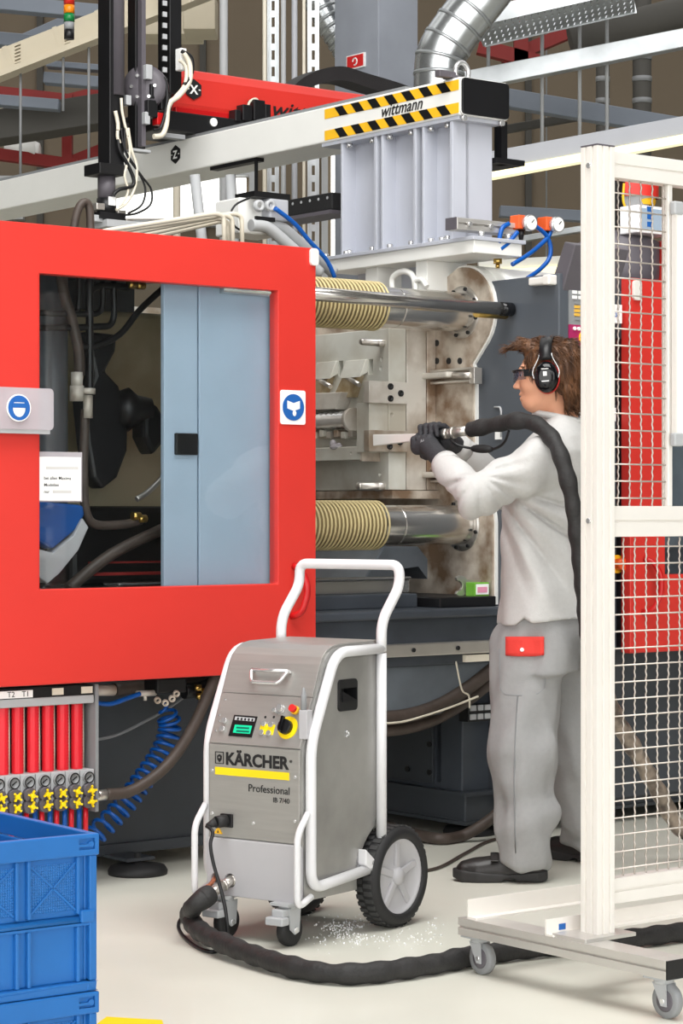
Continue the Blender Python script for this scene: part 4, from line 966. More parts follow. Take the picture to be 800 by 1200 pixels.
# ---- black vertical axis
VB = 1.72
def rx(x, y, v=VB): return M.atv(x, y, v)
def vcol(name, xc, w, d, y0, y1, v, m, **kw):
    c = rx(xc, 100, v); return rp(name, MB(M).box(c[0]-w/2, c[0]+w/2, v-d/2, v+d/2, rx(xc, y1, v)[2], 4.6), m, **kw)
vcol('vertical_profile', 130, .07, .09, 0, 198, VB, 'black_plastic', bevel=.004)
vcol('vertical_rail', 160, .05, .06, 0, 175, VB+.05, 'black_plastic', bevel=.003)
vcol('rail_face', 166, .02, .03, 0, 172, VB+.0, 'hopper_grey')
c = rx(137, 112, VB-.03); rp('shiny_cylinder', MB(M).cyl((c[0], VB-.03, c[2]), (c[0], VB-.03, 4.6), .03, n=24), 'hopper_grey')
ca = rp('energy_chain', MB(M).box(rx(198, 100, VB+.1)[0]-.03, rx(198, 100, VB+.1)[0]+.03, VB+.05, VB+.14, rx(198, 112, VB+.1)[2], 4.6), 'black_plastic', bevel=.003)
for k in range(16):
    y = 108-k*13; c = rx(193, y, VB+.05); rp('chain_link', MB(M).box(c[0]-.012, c[0]+.008, VB+.044, VB+.052, c[2]-.01, c[2]+.01), 'light_grey', ca)
c = rx(190, 105, VB+.02)
dm = rp('drive_disc', MB(M).lathe([(0, -.07), (.05, -.07), (.085, -.05), (.09, -.02), (.09, .03), (.06, .04), (0, .04)], rx(171, 103, VB+.02), (-.75, -.66, 0), 32), 'hopper_grey')
for k in range(6):
    t = k*math.pi/3; o_ = V3(rx(171, 103, VB+.02)); n_ = Vector((-.75, -.66, 0)).normalized(); sx = n_.cross(Vector((0, 0, 1))); q = o_+n_*.042+(sx*math.cos(t)+Vector((0, 0, 1))*math.sin(t))*.05
    rp('disc_bolt', MB(M).cyl(q-n_*.01, q+n_*.006, .007, n=8), 'chrome', dm)
for x, y, w, h, m in ((183, 95, .03, .05, 'black_plastic'), (180, 108, .05, .06, 'black_plastic'), (192, 120, .05, .07, 'black_plastic'), (186, 140, .04, .05, 'red_dark'), (172, 85, .03, .06, 'light_grey'), (148, 118, .025, .04, 'light_grey'), (141, 148, .06, .025, 'black_plastic'), (170, 139, .025, .05, 'light_grey'), (212, 70, .03, .09, 'paper'), (176, 128, .05, .07, 'black_plastic'), (200, 160, .12, .02, 'mid_grey'), (163, 177, .09, .012, 'light_grey')):
    c = rx(x, y, VB-.02); rp('fitting', MB(M).box(c[0]-w/2, c[0]+w/2, VB-.04, VB+.0, c[2]-h/2, c[2]+h/2), m, bevel=.003)
c = rx(126, 200)
rp('wrist_plate', MB(M).box(c[0]-.075, c[0]+.045, VB-.06, VB+.06, rx(126, 207)[2], rx(126, 194)[2]), 'black_plastic', bevel=.003)
rp('wrist_cylinder', MB(M).cyl((c[0]-.005, VB, rx(126, 233)[2]), (c[0]-.005, VB, rx(126, 207)[2]), .036, n=24), 'hopper_grey')
wj = rp('wrist_joint', MB(M).cyl((c[0]-.005, VB, rx(126, 252)[2]), (c[0]-.005, VB, rx(126, 233)[2]), .04, n=16).box(c[0]-.06, c[0]+.06, VB-.04, VB+.05, rx(126, 258)[2], rx(126, 250)[2]), 'black_plastic')
rp('wrist_label', MB(M).box(c[0]-.022, c[0]+.012, VB-.043, VB-.04, rx(126, 242)[2], rx(126, 232)[2]), 'paper', wj)
for dx, y, m in ((-.05, 240, 'steel'), (.05, 246, 'steel'), (-.06, 254, 'light_grey'), (.09, 256, 'steel'), (.12, 258, 'light_grey')):
    rp('gripper_fitting', MB(M).box(c[0]+dx-.02, c[0]+dx+.02, VB-.03, VB+.03, rx(126, y+8)[2], rx(126, y)[2]), m, wj, bevel=.003)
rp('gripper_plate', MB(M).box(c[0]-.04, c[0]+.16, VB-.06, VB+.08, rx(126, 268)[2], rx(126, 259)[2]), 'light_grey', wj, bevel=.003)
for pts, r, m in (([(146, 150), (148, 180), (165, 205), (177, 222), (176, 240), (160, 250), (146, 252)], .0045, 'black_plastic'), ([(142, 150), (146, 175), (160, 198), (170, 220), (166, 240), (150, 250)], .0045, 'black_plastic'),
        ([(150, 150), (154, 175), (160, 195), (158, 220), (148, 238), (136, 246)], .006, 'cream_pipe'), ([(138, 152), (140, 175), (148, 190), (156, 208), (155, 218), (140, 222), (133, 228)], .008, 'black_plastic'), ([(148, 152), (152, 178), (146, 205), (150, 225), (140, 243)], .005, 'cream_pipe'),
        ([(135, 130), (138, 145), (138, 160), (140, 168)], .008, 'cream_pipe'), ([(142, 115), (143, 130), (146, 145), (150, 160)], .006, 'cream_pipe'),
        ([(215, 62), (222, 75), (222, 95), (210, 112), (198, 122), (195, 145), (190, 158), (180, 160)], .011, 'cream_pipe'), ([(210, 70), (218, 80), (216, 100), (202, 118), (194, 135)], .008, 'cream_pipe'), ([(213, 60), (224, 68), (224, 88), (215, 100)], .009, 'black_plastic'),
        ([(193, 90), (196, 110), (194, 130), (188, 150), (180, 152)], .007, 'black_plastic')):
    rp('cable', MB(M).tube(spline([rx(x, y, VB-.06) for x, y in pts], 6), r, 8), m)
# ================================================================ pipework on top of the machine
for i, (x0, y0, x1, y1) in enumerate(((120, 271, 262, 250), (135, 272, 272, 252), (150, 274, 283, 250), (166, 276, 266, 256), (182, 277, 270, 259))):
    p = [M.atv(x, y, .42+.03*i) for x, y in ((x0-20, y0+10), (x0, y0), (x1-10, y1), (x1, y1+3), (x1+1, 300))]
    put('top_pipe', MB(M).tube(fillet(p, .03, 5), .0085, 10), 'cream_pipe', None, label='%s cream pipe of the bundle lying above the red door' % ('outermost', 'second', 'tallest', 'fourth', 'lowest')[i], cat='pipe', group='cream pipes above the door')
put('loop_hose', MB(M).tube(spline([M.atv(x, y, .45) for x, y in ((84, 285), (90, 250), (98, 237), (105, 245), (106, 285))], 6), .014, 10), 'hose_brown', None, label='brown hose loop sticking up behind the red door top', cat='hose')
jb = thing('connection_box', 'white connection box with twin round ports above the red door', 'box', M(M.atv(305, 275, .55)))
a, b = M.atv(280, 273, .55), M.atv(330, 236, .55)
put('box_body', MB(M).box(a[0], b[0], .55, .7, a[2], b[2]), 'robot_white', jb, .006)
put('box_front', MB(M).box(a[0]+.1, b[0]-.005, .5, .56, a[2]+.05, b[2]), 'column_grey', jb, .006)
for x in (304, 317):
    c = M.atv(x, 241, .5); put('port', MB(M).lathe([(.008, .0), (.012, .006), (.02, .006), (.022, -.01)], (c[0], .5, c[2]), (0, -1, 0), 18), 'light_grey', jb)
put('latch_bar', MB(M).box(M.atv(300, 257, .49)[0], M.atv(322, 257, .49)[0], .488, .5, M.atv(310, 259, .49)[2], M.atv(310, 254, .49)[2]), 'black_plastic', jb)
put('top_clamp', MB(M).box(M.atv(298, 230, .5)[0], M.atv(340, 230, .5)[0], .5, .62, b[2], b[2]+.02), 'black_plastic', jb)
for k, off in enumerate((0, 16)):
    put('outlet_pipe', MB(M).tube(spline([M.atv(x+off, y, .5+.03*k) for x, y in ((294, 264), (312, 266), (330, 280), (350, 298), (375, 320))], 6), .022, 14), 'light_grey', jb)
put('box_cable', MB(M).tube(spline([M.atv(x, y, .5) for x, y in ((292, 232), (276, 240), (270, 252), (274, 264), (282, 270))], 6), .004, 8), 'black_plastic', jb)
put('air_hose', MB(M).tube(spline([M.atv(x, y, .48) for x, y in ((322, 244), (345, 262), (362, 282), (382, 304), (392, 325))], 6), .0085, 10), 'hose_blue', None, label='blue air hose running down from the white connection box', cat='hose')
# ================================================================ material hopper over the right half
HP = V3(M.atv(745, 325, .35)); ho = thing('material_hopper', 'grey material hopper with red lid behind the wire fence', 'hopper', M((HP.x, .35, 2.06)))
Z = lambda y: M.atv(745, y, .35)[2]
put('hopper_body', MB(M).lathe([(0, 2.06), (.15, 2.06), (.165, Z(322)), (.165, Z(285)), (.08, Z(272))], (HP.x-.05, .4, 0), (0, 0, 1), 28), 'hopper_grey', ho)
put('hopper_neck', MB(M).lathe([(.085, Z(274)), (.085, Z(235)), (.1, Z(232))], (HP.x, .4, 0), (0, 0, 1), 24), 'light_grey', ho)
put('hopper_ring', MB(M).lathe([(.088, Z(240)), (.094, Z(236)), (.094, Z(230)), (.08, Z(228))], (HP.x+.03, .4, 0), (0, 0, 1), 24), 'yellow_warn', ho)
put('hopper_lid', MB(M).lathe([(.105, Z(231)), (.105, Z(200)), (.09, Z(190)), (0, Z(188))], (HP.x+.03, .4, 0), (0, 0, 1), 24), 'red', ho)
a, b = M.atv(747, 272, .2), M.atv(778, 243, .2)
put('level_box', MB(M).box(a[0], b[0]+.05, .2, .3, a[2], b[2]), 'board_white', ho, .004)
for i, (s, z) in enumerate((('o', .65), ('8', .35), ('v', .05))): put('level_mark', MB(M).box(a[0]+.05, a[0]+.075, .197, .2, a[2]+.02+z*.1, a[2]+.04+z*.1), 'sign_blue', ho)
put('level_window', MB(M).box(a[0]+.02, b[0]+.03, .198, .2, a[2]+.012, b[2]-.012), 'inner_panel', ho)
put('red_bracket', MB(M).box(M.atv(768, 300, .3)[0], M.atv(790, 300, .3)[0], .25, .4, 2.06, Z(283)), 'red', ho, .004)
put('dark_motor', MB(M).box(M.atv(712, 215, .4)[0], M.atv(737, 215, .4)[0], .35, .5, 2.06, Z(200)), 'black_plastic', ho, .01)
put('yellow_cable', MB(M).tube(spline([M.atv(x, y, .3) for x, y in ((731, 215), (730, 235), (735, 250), (737, 268))], 5), .005, 8), 'yellow_warn', ho)
# ================================================================ ice blasting unit on wheels
KC = thing('blasting_cart', 'wheeled stainless steel ice blasting cart with white tubular frame', 'cart', K((0, .2, 0)))
def kp(name, mb, m, parent=None, **kw): return put(name, mb, m, parent or KC, **kw)
arch = [(.43+.172*math.cos(math.radians(t)), .147+.172*math.sin(math.radians(t))) for t in range(108, 186, 8)]
prof = [(0, .128), (0, .545), (.058, .685), (.094, .772), (.106, .792), (.124, .808), (.15, .819), (.18, .823), (.372, .826)]+[(.372, .31)]+arch+[(.26, .128)]
body = kp('housing', MB(K).prism(prof[::-1], PU, -.165, .165), 'stainless_side', bevel=.002)
kp('inner_chassis', MB(K).box(-.11, .11, .05, .42, .12, .33), 'black_plastic')
kp('side_sheet', MB(K).prism([(.036, .19), (.036, .56), (.062, .62), (.118, .765), (.135, .787), (.16, .79), (.35, .79), (.35, .32)]+[(.43+.19*math.cos(math.radians(t)), .147+.19*math.sin(math.radians(t))) for t in range(116, 176, 8)]+[(.24, .19)], PU, .164, .168), 'stainless_side', body)
kp('side_sheet', MB(K).prism([(.036, .19), (.036, .56), (.118, .765), (.16, .79), (.35, .79), (.35, .32), (.24, .19)], PU, -.168, -.164), 'stainless_side', body)
fp = kp('front_plate', MB(K).box(-.158, .158, -.006, .002, .286, .545), 'stainless', bevel=.0015)
lp_ = kp('lower_plate', MB(K).prism(rrect(-.165, .165, .122, .283, .012), PV, -.01, .01), 'stain_grey_paint', bevel=.003)
def slab(z0, v0, z1, v1, t, hw):
    n = Vector((0, -(z1-z0), (v1-v0))).normalized()*t
    q = [Vector((-hw, v0, z0)), Vector((hw, v0, z0)), Vector((hw, v1, z1)), Vector((-hw, v1, z1))]
    return MB(K).hexa([p for p in q]+[p+n for p in q])
cpn = kp('control_panel', slab(.547, .001, .684, .057, .006, .158), 'stainless', bevel=.0015)
hp = prof[2:9]
mb = MB(K); o1 = []
for i, (v, z) in enumerate(hp):
    a = hp[max(0, i-1)]; b = hp[min(len(hp)-1, i+1)]; t = Vector((b[0]-a[0], b[1]-a[1])).normalized(); o1.append((v-t.y*.006, z+t.x*.006))
mb.prism([(v, z+.003 if i == 0 else z) for i, (v, z) in enumerate(hp)]+o1[::-1], PU, -.158, .158)
hood = kp('hood', mb, 'stainless', bevel=.001)
a_, b_ = Vector((0, .057, .684)), Vector((0, .0935, .772))
def hoodp(u, t, off): 
    n = Vector((0, -.088, .0365)).normalized(); p = a_.lerp(b_, t)+n*off; return (u, p.y, p.z)
pts = [hoodp(-.062, .62, .004), hoodp(-.062, .62, .028), hoodp(-.05, .2, .03), hoodp(.05, .2, .03), hoodp(.066, .62, .028), hoodp(.066, .62, .004)]
kp('hood_handle', MB(K).tube(fillet([hoodp(-.062, .72, .004), hoodp(-.062, .72, .022), hoodp(-.045, .3, .03), hoodp(.05, .3, .03), hoodp(.066, .72, .022), hoodp(.066, .72, .004)], .014, 4)+[], .0052, 8), 'chrome', hood)
kp('hood_handle_bar', MB(K).tube([hoodp(-.062, .72, .02), hoodp(.066, .72, .02)], .0052, 8), 'chrome', hood)
# control panel furniture
nc = Vector((0, -.14, .058)).normalized()
def cpx(x, y, off=.008):
    v = .03
    for _ in range(5):
        p = K.atv(x, y, v); v = (p[2]-.545)*.058/.14-.006
    p = K.atv(x, y, v); return Vector(p)+nc*(off-.006)
def cq(mbx, pts, o0, o1):
    q = [cpx(x, y, 0.006) for x, y in pts]; return mbx.hexa([p+nc*o0 for p in q]+[p+nc*o1 for p in q])
ds = kp('display', cq(MB(K), [(275, 838), (302, 840), (295, 864.5), (268, 862.5)], 0, .003), 'black_plastic', cpn)
kp('lcd', cq(MB(K), [(276, 849.5), (296, 851), (293.5, 860.5), (273.5, 859)], .002, .0036), 'lcd', ds)
kp('display_icons', cq(MB(K), [(276.5, 840), (299.5, 842), (298.5, 846), (275.5, 844)], .002, .0035), 'light_grey', ds)
for i in range(5): kp('display_icon', cq(MB(K), [(279+i*4.2, 841.3+i*.35), (281+i*4.2, 841.5+i*.35), (280.4+i*4.2, 844.2+i*.35), (278.4+i*4.2, 844+i*.35)], .003, .0042), 'ink', ds)
for i in range(2): kp('lcd_line', cq(MB(K), [(278, 852+i*4), (293, 853+i*4), (292.4, 855+i*4), (277.4, 854+i*4)], .003, .0041), 'lcd_dark', ds)
def disc(name, x, y, r, h0, h1, m, parent, n=18):
    c = cpx(x, y, .006); return kp(name, MB(K).cyl(c+nc*h0, c+nc*h1, r, n=n), m, parent)
for x, y in ((263.5, 845), (261, 854.5)): disc('push_button', x, y, .0085, 0, .008, 'chrome', cpn)
kp('button_field', cq(MB(K), [(306, 848), (323, 849.5), (319.5, 861.5), (303, 860)], 0, .001), 'yellow', cpn)
for x, y in ((309.5, 848.5), (318, 849.5), (307, 858.5), (315.5, 859.5)): disc('push_button', x, y, .0078, 0, .007, 'chrome', cpn)
for x, y in ((311, 840.5), (321, 840.5)): disc('printed_icon', x, y, .004, 0, .0012, 'ink', cpn, 8)
lk = disc('key_lock', 329, 832, .015, 0, .006, 'chrome', cpn); disc('key_lock_core', 330, 831, .010, .006, .016, 'chrome', lk); disc('key_lock_core', 322.5, 833, .006, 0, .01, 'chrome', lk)
es = disc('emergency_stop', 347, 833, .0125, 0, .012, 'yellow_warn', cpn); disc('stop_button', 347, 832.5, .0105, .012, .024, 'sign_red', es)
dl = disc('rotary_dial', 337.5, 853, .0325, 0, .003, 'yellow', cpn, 32); disc('dial_knob', 336.5, 853, .0205, .003, .02, 'black_plastic', dl, 24)
c = cpx(336, 852, .03); upc = Vector((0, .058, .14)).normalized()
kp('dial_grip', MB(K).bar(c-upc*.021+nc*.004, c+upc*.023+nc*.004, .009, .012, nc), 'black_gloss', dl, bevel=.002)
for x, y in ((264, 820), (257, 838), (257, 845), (253, 856)): disc('screw', x, y, .0035, 0, .002, 'chrome', cpn, 8)
# nozzle holder on the right edge
nh = kp('nozzle_holder', MB(K).box(.148, .176, .005, .03, .575, .655), 'stain_grey_paint', bevel=.002)
kp('spare_nozzle', MB(K).lathe([(0, 0), (.0085, 0), (.0085, .05), (.006, .06), (.004, .072), (0, .074)], (.158, .014, .643), (0, 0, 1), 14), 'mid_grey', nh)
# front plate print and furniture
V0 = -.0072
def fq(x, y): return K.atv(x, y, V0)
def fbox(name, x0, y0, x1, y1, d0, d1, m, parent):
    a = fq(x0, y1); b = fq(x1, y0); zc = (a[2]+b[2])/2
    return kp(name, MB(K).box(a[0], b[0], V0-d1, V0-d0, a[2], b[2]), m, parent)
a = fq(264, 890); b = fq(338.5, 896)
zk = .491
writing('brand_lettering', 'KÄRCHER', K, (a[0], V0, zk), (1, 0, 0), (0, 0, 1), .0345, 'ink', fp, bold=.036, width=b[0]-a[0])
kp('brand_bar', MB(K).box(fq(252, 890)[0], b[0], V0-.0008, V0+.0012, .4605, .4815), 'yellow', fp)
writing('registered_mark', '®', K, (b[0]+.002, V0, zk+.018), (1, 0, 0), (0, 0, 1), .008, 'ink', fp)
l0, l1 = fq(252, 890)[0], fq(262, 890)[0]; lg = MB(K)
ring(lg, l0, l1, zk, zk+.034, l0+.002, l1-.002, zk+.002, zk+.032, V0-.0008, V0+.001)
lg.prism([(l0+.007, zk+.022), ((l0+l1)/2, zk+.027), (l1-.007, zk+.022), (l1-.008, zk+.012), ((l0+l1)/2, zk+.004), (l0+.008, zk+.012)], PV, V0-.0008, V0+.001)
kp('brand_logo', lg, 'ink', fp)
kp('logo_eye', MB(K).cyl(((l0+l1)/2, V0-.0012, zk+.018), ((l0+l1)/2, V0, zk+.018), .0025, n=8), 'stainless', fp)
r_ = fq(339, 920)[0]
writing('model_lettering', 'Professional', K, (fq(290.5, 920)[0], V0, .4205), (1, 0, 0), (0, 0, 1), .0215, 'ink', fp, bold=.002, width=r_-fq(290.5, 920)[0])
writing('model_lettering', 'IB 7/40', K, (fq(319.5, 930)[0], V0, .396), (1, 0, 0), (0, 0, 1), .0145, 'ink', fp, width=r_-fq(319.5, 930)[0])
for x, y in ((248.5, 903), (248.5, 953), (254.5, 960), (345.5, 911), (345.5, 962.5), (296.5, 964.5)):
    c = fq(x, y); kp('screw', MB(K).cyl((c[0], V0+.003, c[2]), (c[0], V0-.002, c[2]), .0045, n=10), 'chrome', fp)
c = fq(266, 961.5)
sk = kp('power_socket', MB(K).box(c[0]-.021, c[0]+.021, V0-.006, V0+.002, c[2]-.019, c[2]+.019), 'black_plastic', fp, bevel=.002)
plg = kp('plug', MB(K).cyl((c[0], V0-.004, c[2]), (c[0]-.012, V0-.035, c[2]-.002), .017, n=18).cyl((c[0]-.012, V0-.035, c[2]-.002), (c[0]-.03, V0-.055, c[2]-.012), .0145, .006, n=14), 'rubber', sk)
w0 = fq(250.5, 976.5); w1 = fq(260.5, 969)
kp('warning_triangle', MB(K).prism([(w0[0], w0[2]), (w1[0], w0[2]), ((w0[0]+w1[0])/2, w1[2])], PV, V0-.001, V0+.002), 'yellow_warn', fp)
kp('warning_bolt', MB(K).prism([((w0[0]+w1[0])/2-.003, w0[2]+.003), ((w0[0]+w1[0])/2+.003, w0[2]+.003), ((w0[0]+w1[0])/2, w0[2]+.012)], PV, V0-.0015, V0), 'ink', fp)
# lower plate ports
for x, y, r in ((269, 1032, .02), (251, 1029, .014)):
    c = K.atv(x, y, -.011); cut(lp_, MB(K).cyl((c[0], -.05, c[2]), (c[0], .03, c[2]), r, n=24)); cut(body, MB(K).cyl((c[0], -.05, c[2]), (c[0], .055, c[2]), r, n=24))
c = V3(K.atv(270, 1032, -.012)); e = V3(K.atv(243, 1050, -.1)); d = (e-c)
kp('hose_coupling', MB(K).cyl(c+Vector((0, .06, 0)), c, .0145, n=18).cyl(c-d*.05, c+d*.3, .0135, n=18).cyl(c+d*.26, c+d*.34, .0165, n=18).cyl(c+d*.34, e, .0145, n=18), 'steel', lp_)
HOSE0 = Vector(K(tuple(e))); HOSED = (Vector(K(tuple(c)))-HOSE0).normalized()
pt = [K.atv(x, y, v) for x, y, v in ((251, 1029, .02), (251, 1030, -.012), (246, 1037, -.05), (240, 1041, -.07), (231, 1050, -.08))]
kp('earth_strap', MB(K).tube(spline(pt, 5), .0065, 8), 'copper', lp_)
# tubular frame: two side loops, handle bow, front guards
for s in (-1, 1):
    u = .18*s
    pts = [(u, .36, .26), (u, .36, .81), (u, .125, .81), (u, .018, .565), (u, .018, .16), (u, .31, .182)]
    P = [V3(pts[0])]+[]
    path = [V3((u, .36, .24)), V3((u, .36, .795))]
    kp('frame_tube', MB(K).tube(path, .0152, 14), 'white_paint')
    path = fillet([(u, .36, .808), (u, .135, .808), (u, .018, .562), (u, .018, .162), (u, .33, .186)], .055, 8)
    kp('frame_tube', MB(K).tube(path, .0152, 14), 'white_paint')
    g = fillet([(u, .004, .372), (u-.0*s, -.045, .318), (u, -.045, .118), (u, .02, .142)], .03, 6)
    kp('front_guard', MB(K).tube(g, .0095, 12), 'white_paint')
hb = fillet([(-.18, .36, .8), (-.18, .36, .885), (-.18, .452, .985), (-.18, .452, 1.046), (.18, .452, 1.046), (.18, .452, .985), (.18, .36, .885), (.18, .36, .8)], .062, 8)
kp('push_handle', MB(K).tube(hb, .0152, 14), 'white_paint')
kp('cross_tube', MB(K).tube([(-.18, .36, .808), (.18, .36, .808)], .012, 12), 'white_paint')
kp('wheel_bracket', MB(K).box(.125, .165, .25, .275, .17, .255), 'white_paint', bevel=.004)
kp('wheel_bracket', MB(K).hexa([(.165, .262, .20), (.195, .262, .20), (.195, .325, .155), (.165, .325, .155), (.165, .262, .245), (.195, .262, .245), (.195, .335, .19), (.165, .335, .19)]), 'white_paint', bevel=.004)
# recessed grip and lock on the side
c0 = K.atu(396, 833, .17); c1 = K.atu(418, 796, .17)
gr = kp('recessed_grip', MB(K).prism(rrect(c0[1], c1[1], c0[2]-.003, c1[2]+.003, .012), PU, .12, .174), 'black_plastic', bevel=.002)
hl = MB(K).prism(rrect(c0[1]+.002, c1[1]-.002, c0[2]-.001, c1[2]+.001, .011), PU, .115, .25)
cut(body, hl); cut([o for o in body.children if o.name.startswith('side_sheet')][0], hl)
cut(gr, MB(K).box(.13, .25, c0[1]+.012, c1[1]-.006, c0[2]+.025, c1[2]-.022))
kp('grip_flap', MB(K).hexa([(.1745, c0[1]+.012, c0[2]+.024), (.1745, c1[1]-.008, c0[2]+.024), (.1745, c0[1]+.022, c1[2]-.032), (.1745, c0[1]+.012, c1[2]-.03), (.179, c0[1]+.012, c0[2]+.024), (.179, c1[1]-.008, c0[2]+.024), (.1755, c0[1]+.022, c1[2]-.032), (.1755, c0[1]+.012, c1[2]-.03)]), 'black_plastic', gr)
c = K.atu(406, 860, .168)
for k in range(3):
    t = k*2.09; kp('quarter_lock', MB(K).cyl((.168, c[1]+.006*math.cos(t), c[2]+.007*math.sin(t)), (.174, c[1]+.006*math.cos(t), c[2]+.007*math.sin(t)), .0045, n=10), 'chrome', body)
# rear wheels
def wheel(s):
    ua = .135*s; c = (ua, .43, .147); ax = (s, 0, 0); w = .07
    t = kp('tire', MB(K).lathe([(.108, .0), (.128, -.004), (.142, .006), (.146, .018), (.146, .05), (.142, .062), (.128, .074), (.115, .072), (.108, .066), (.108, 0)], c, ax, 48), 'rubber')
    mb = MB(K)
    for k in range(40):
        a = k*2*math.pi/40; 
        for h0, h1, da in ((.006, .03, 0), (.034, .06, .5)):
            aa = a+da*2*math.pi/40; r0, r1 = .144, .1478; dw = .045
            q = []
            for r in (r0, r1):
                for (h, b) in ((h0, aa-dw), (h1, aa-dw), (h1, aa+dw), (h0, aa+dw)):
                    q.append((c[0]+s*h, c[1]+r*math.cos(b), c[2]+r*math.sin(b)))
            mb.hexa(q)
    kp('tread_block', mb, 'tread', t, kind='stuff')
    r = kp('wheel_rim', MB(K).lathe([(0, .052), (.03, .052), (.034, .046), (.092, .05), (.104, .06), (.11, .066), (.11, .03), (0, .03)], c, ax, 40), 'stain_grey_paint')
    kp('hub_cap', MB(K).lathe([(0, .068), (.02, .066), (.026, .058), (.028, .045)], c, ax, 24), 'stain_grey_paint', r)
    for k in range(5):
        a = k*2*math.pi/5+.3; d = Vector((0, math.cos(a), math.sin(a))); o = V3(c)+Vector((s*.05, 0, 0))
        kp('rim_spoke', MB(K).bar(o+d*.02, o+d*.1, .022, .012, (1, 0, 0)), 'stain_grey_paint', r, bevel=.004)
wheel(1); wheel(-1)
kp('axle', MB(K).cyl((-.17, .43, .147), (.17, .43, .147), .012, n=14), 'steel')
# front casters with brakes
def cart_caster(u):
    o = kp('caster', MB(K).box(u-.032, u+.032, -.035, .045, .116, .124).cyl((u, .005, .105), (u, .005, .118), .026, n=18), 'light_grey')
    for s in (-1, 1): kp('caster_fork', MB(K).prism([(-.02, .108), (.035, .108), (.028, .04), (.008, .034), (-.012, .05)], PU, u+s*.0205-.002, u+s*.0205+.002), 'light_grey', o)
    kp('caster_wheel', MB(K).lathe([(.0, -.014), (.036, -.014), (.044, -.012), (.046, -.006), (.046, .006), (.044, .012), (.036, .014), (0, .014)], (u, .012, .046), (1, 0, 0), 28), 'rubber', o)
    kp('caster_brake', MB(K).box(u-.03, u+.03, -.062, -.028, .066, .088).box(u-.02, u+.02, -.045, .0, .086, .108), 'light_grey', o, bevel=.004)
    kp('caster_bolt', MB(K).cyl((u+.018, .012, .046), (u+.026, .012, .046), .008, n=10), 'chrome', o)
cart_caster(.111); cart_caster(-.111)
# cable from the plug
c = fq(266, 961.5)
pts = [(c[0]-.03, V0-.055, c[2]-.012), K.atv(249, 975, -.07), K.atv(246.5, 990, -.08), K.atv(250, 1012, -.09), K.atv(257, 1036, -.095), K.atv(263, 1060, -.095), K.atv(266, 1082, -.095), K.atv(266, 1096, -.095)]
pts += [K.atz(262, 1109, .0055), K.atz(252, 1115, .0055), K.atz(240, 1114, .0055), K.atz(226, 1107, .0055), K.atz(214, 1096, .0055), K.atz(209, 1086, .0055), K.atz(211, 1078, .008), K.atz(216, 1074, .016)]
put('power_cable', MB(K).tube(spline(pts, 8), .0052, 8), 'black_plastic', None, label='thin black power cable looping from the cart plug to the floor', cat='cable')
# ================================================================ blue folding crates
CR = Fr((-.462, 4.35), 36)
def dimple_mat():
    m = mat('crate_dimple', (32, 104, 176), .38); nt = m.node_tree; b = nt.nodes['Principled BSDF']
    tc = nt.nodes.new('ShaderNodeTexCoord'); mpp = nt.nodes.new('ShaderNodeMapping'); mpp.inputs['Rotation'].default_value = (0, 0, math.radians(-36))
    v = nt.nodes.new('ShaderNodeTexVoronoi'); v.inputs['Scale'].default_value = 210; v.inputs['Randomness'].default_value = 0
    bp = nt.nodes.new('ShaderNodeBump'); bp.inputs['Strength'].default_value = .9; bp.inputs['Distance'].default_value = .004
    nt.links.new(tc.outputs['Object'], mpp.inputs[0]); nt.links.new(mpp.outputs[0], v.inputs['Vector']); nt.links.new(v.outputs['Distance'], bp.inputs['Height']); nt.links.new(bp.outputs['Normal'], b.inputs['Normal'])
    return m
MT['crate_dimple'] = dimple_mat()
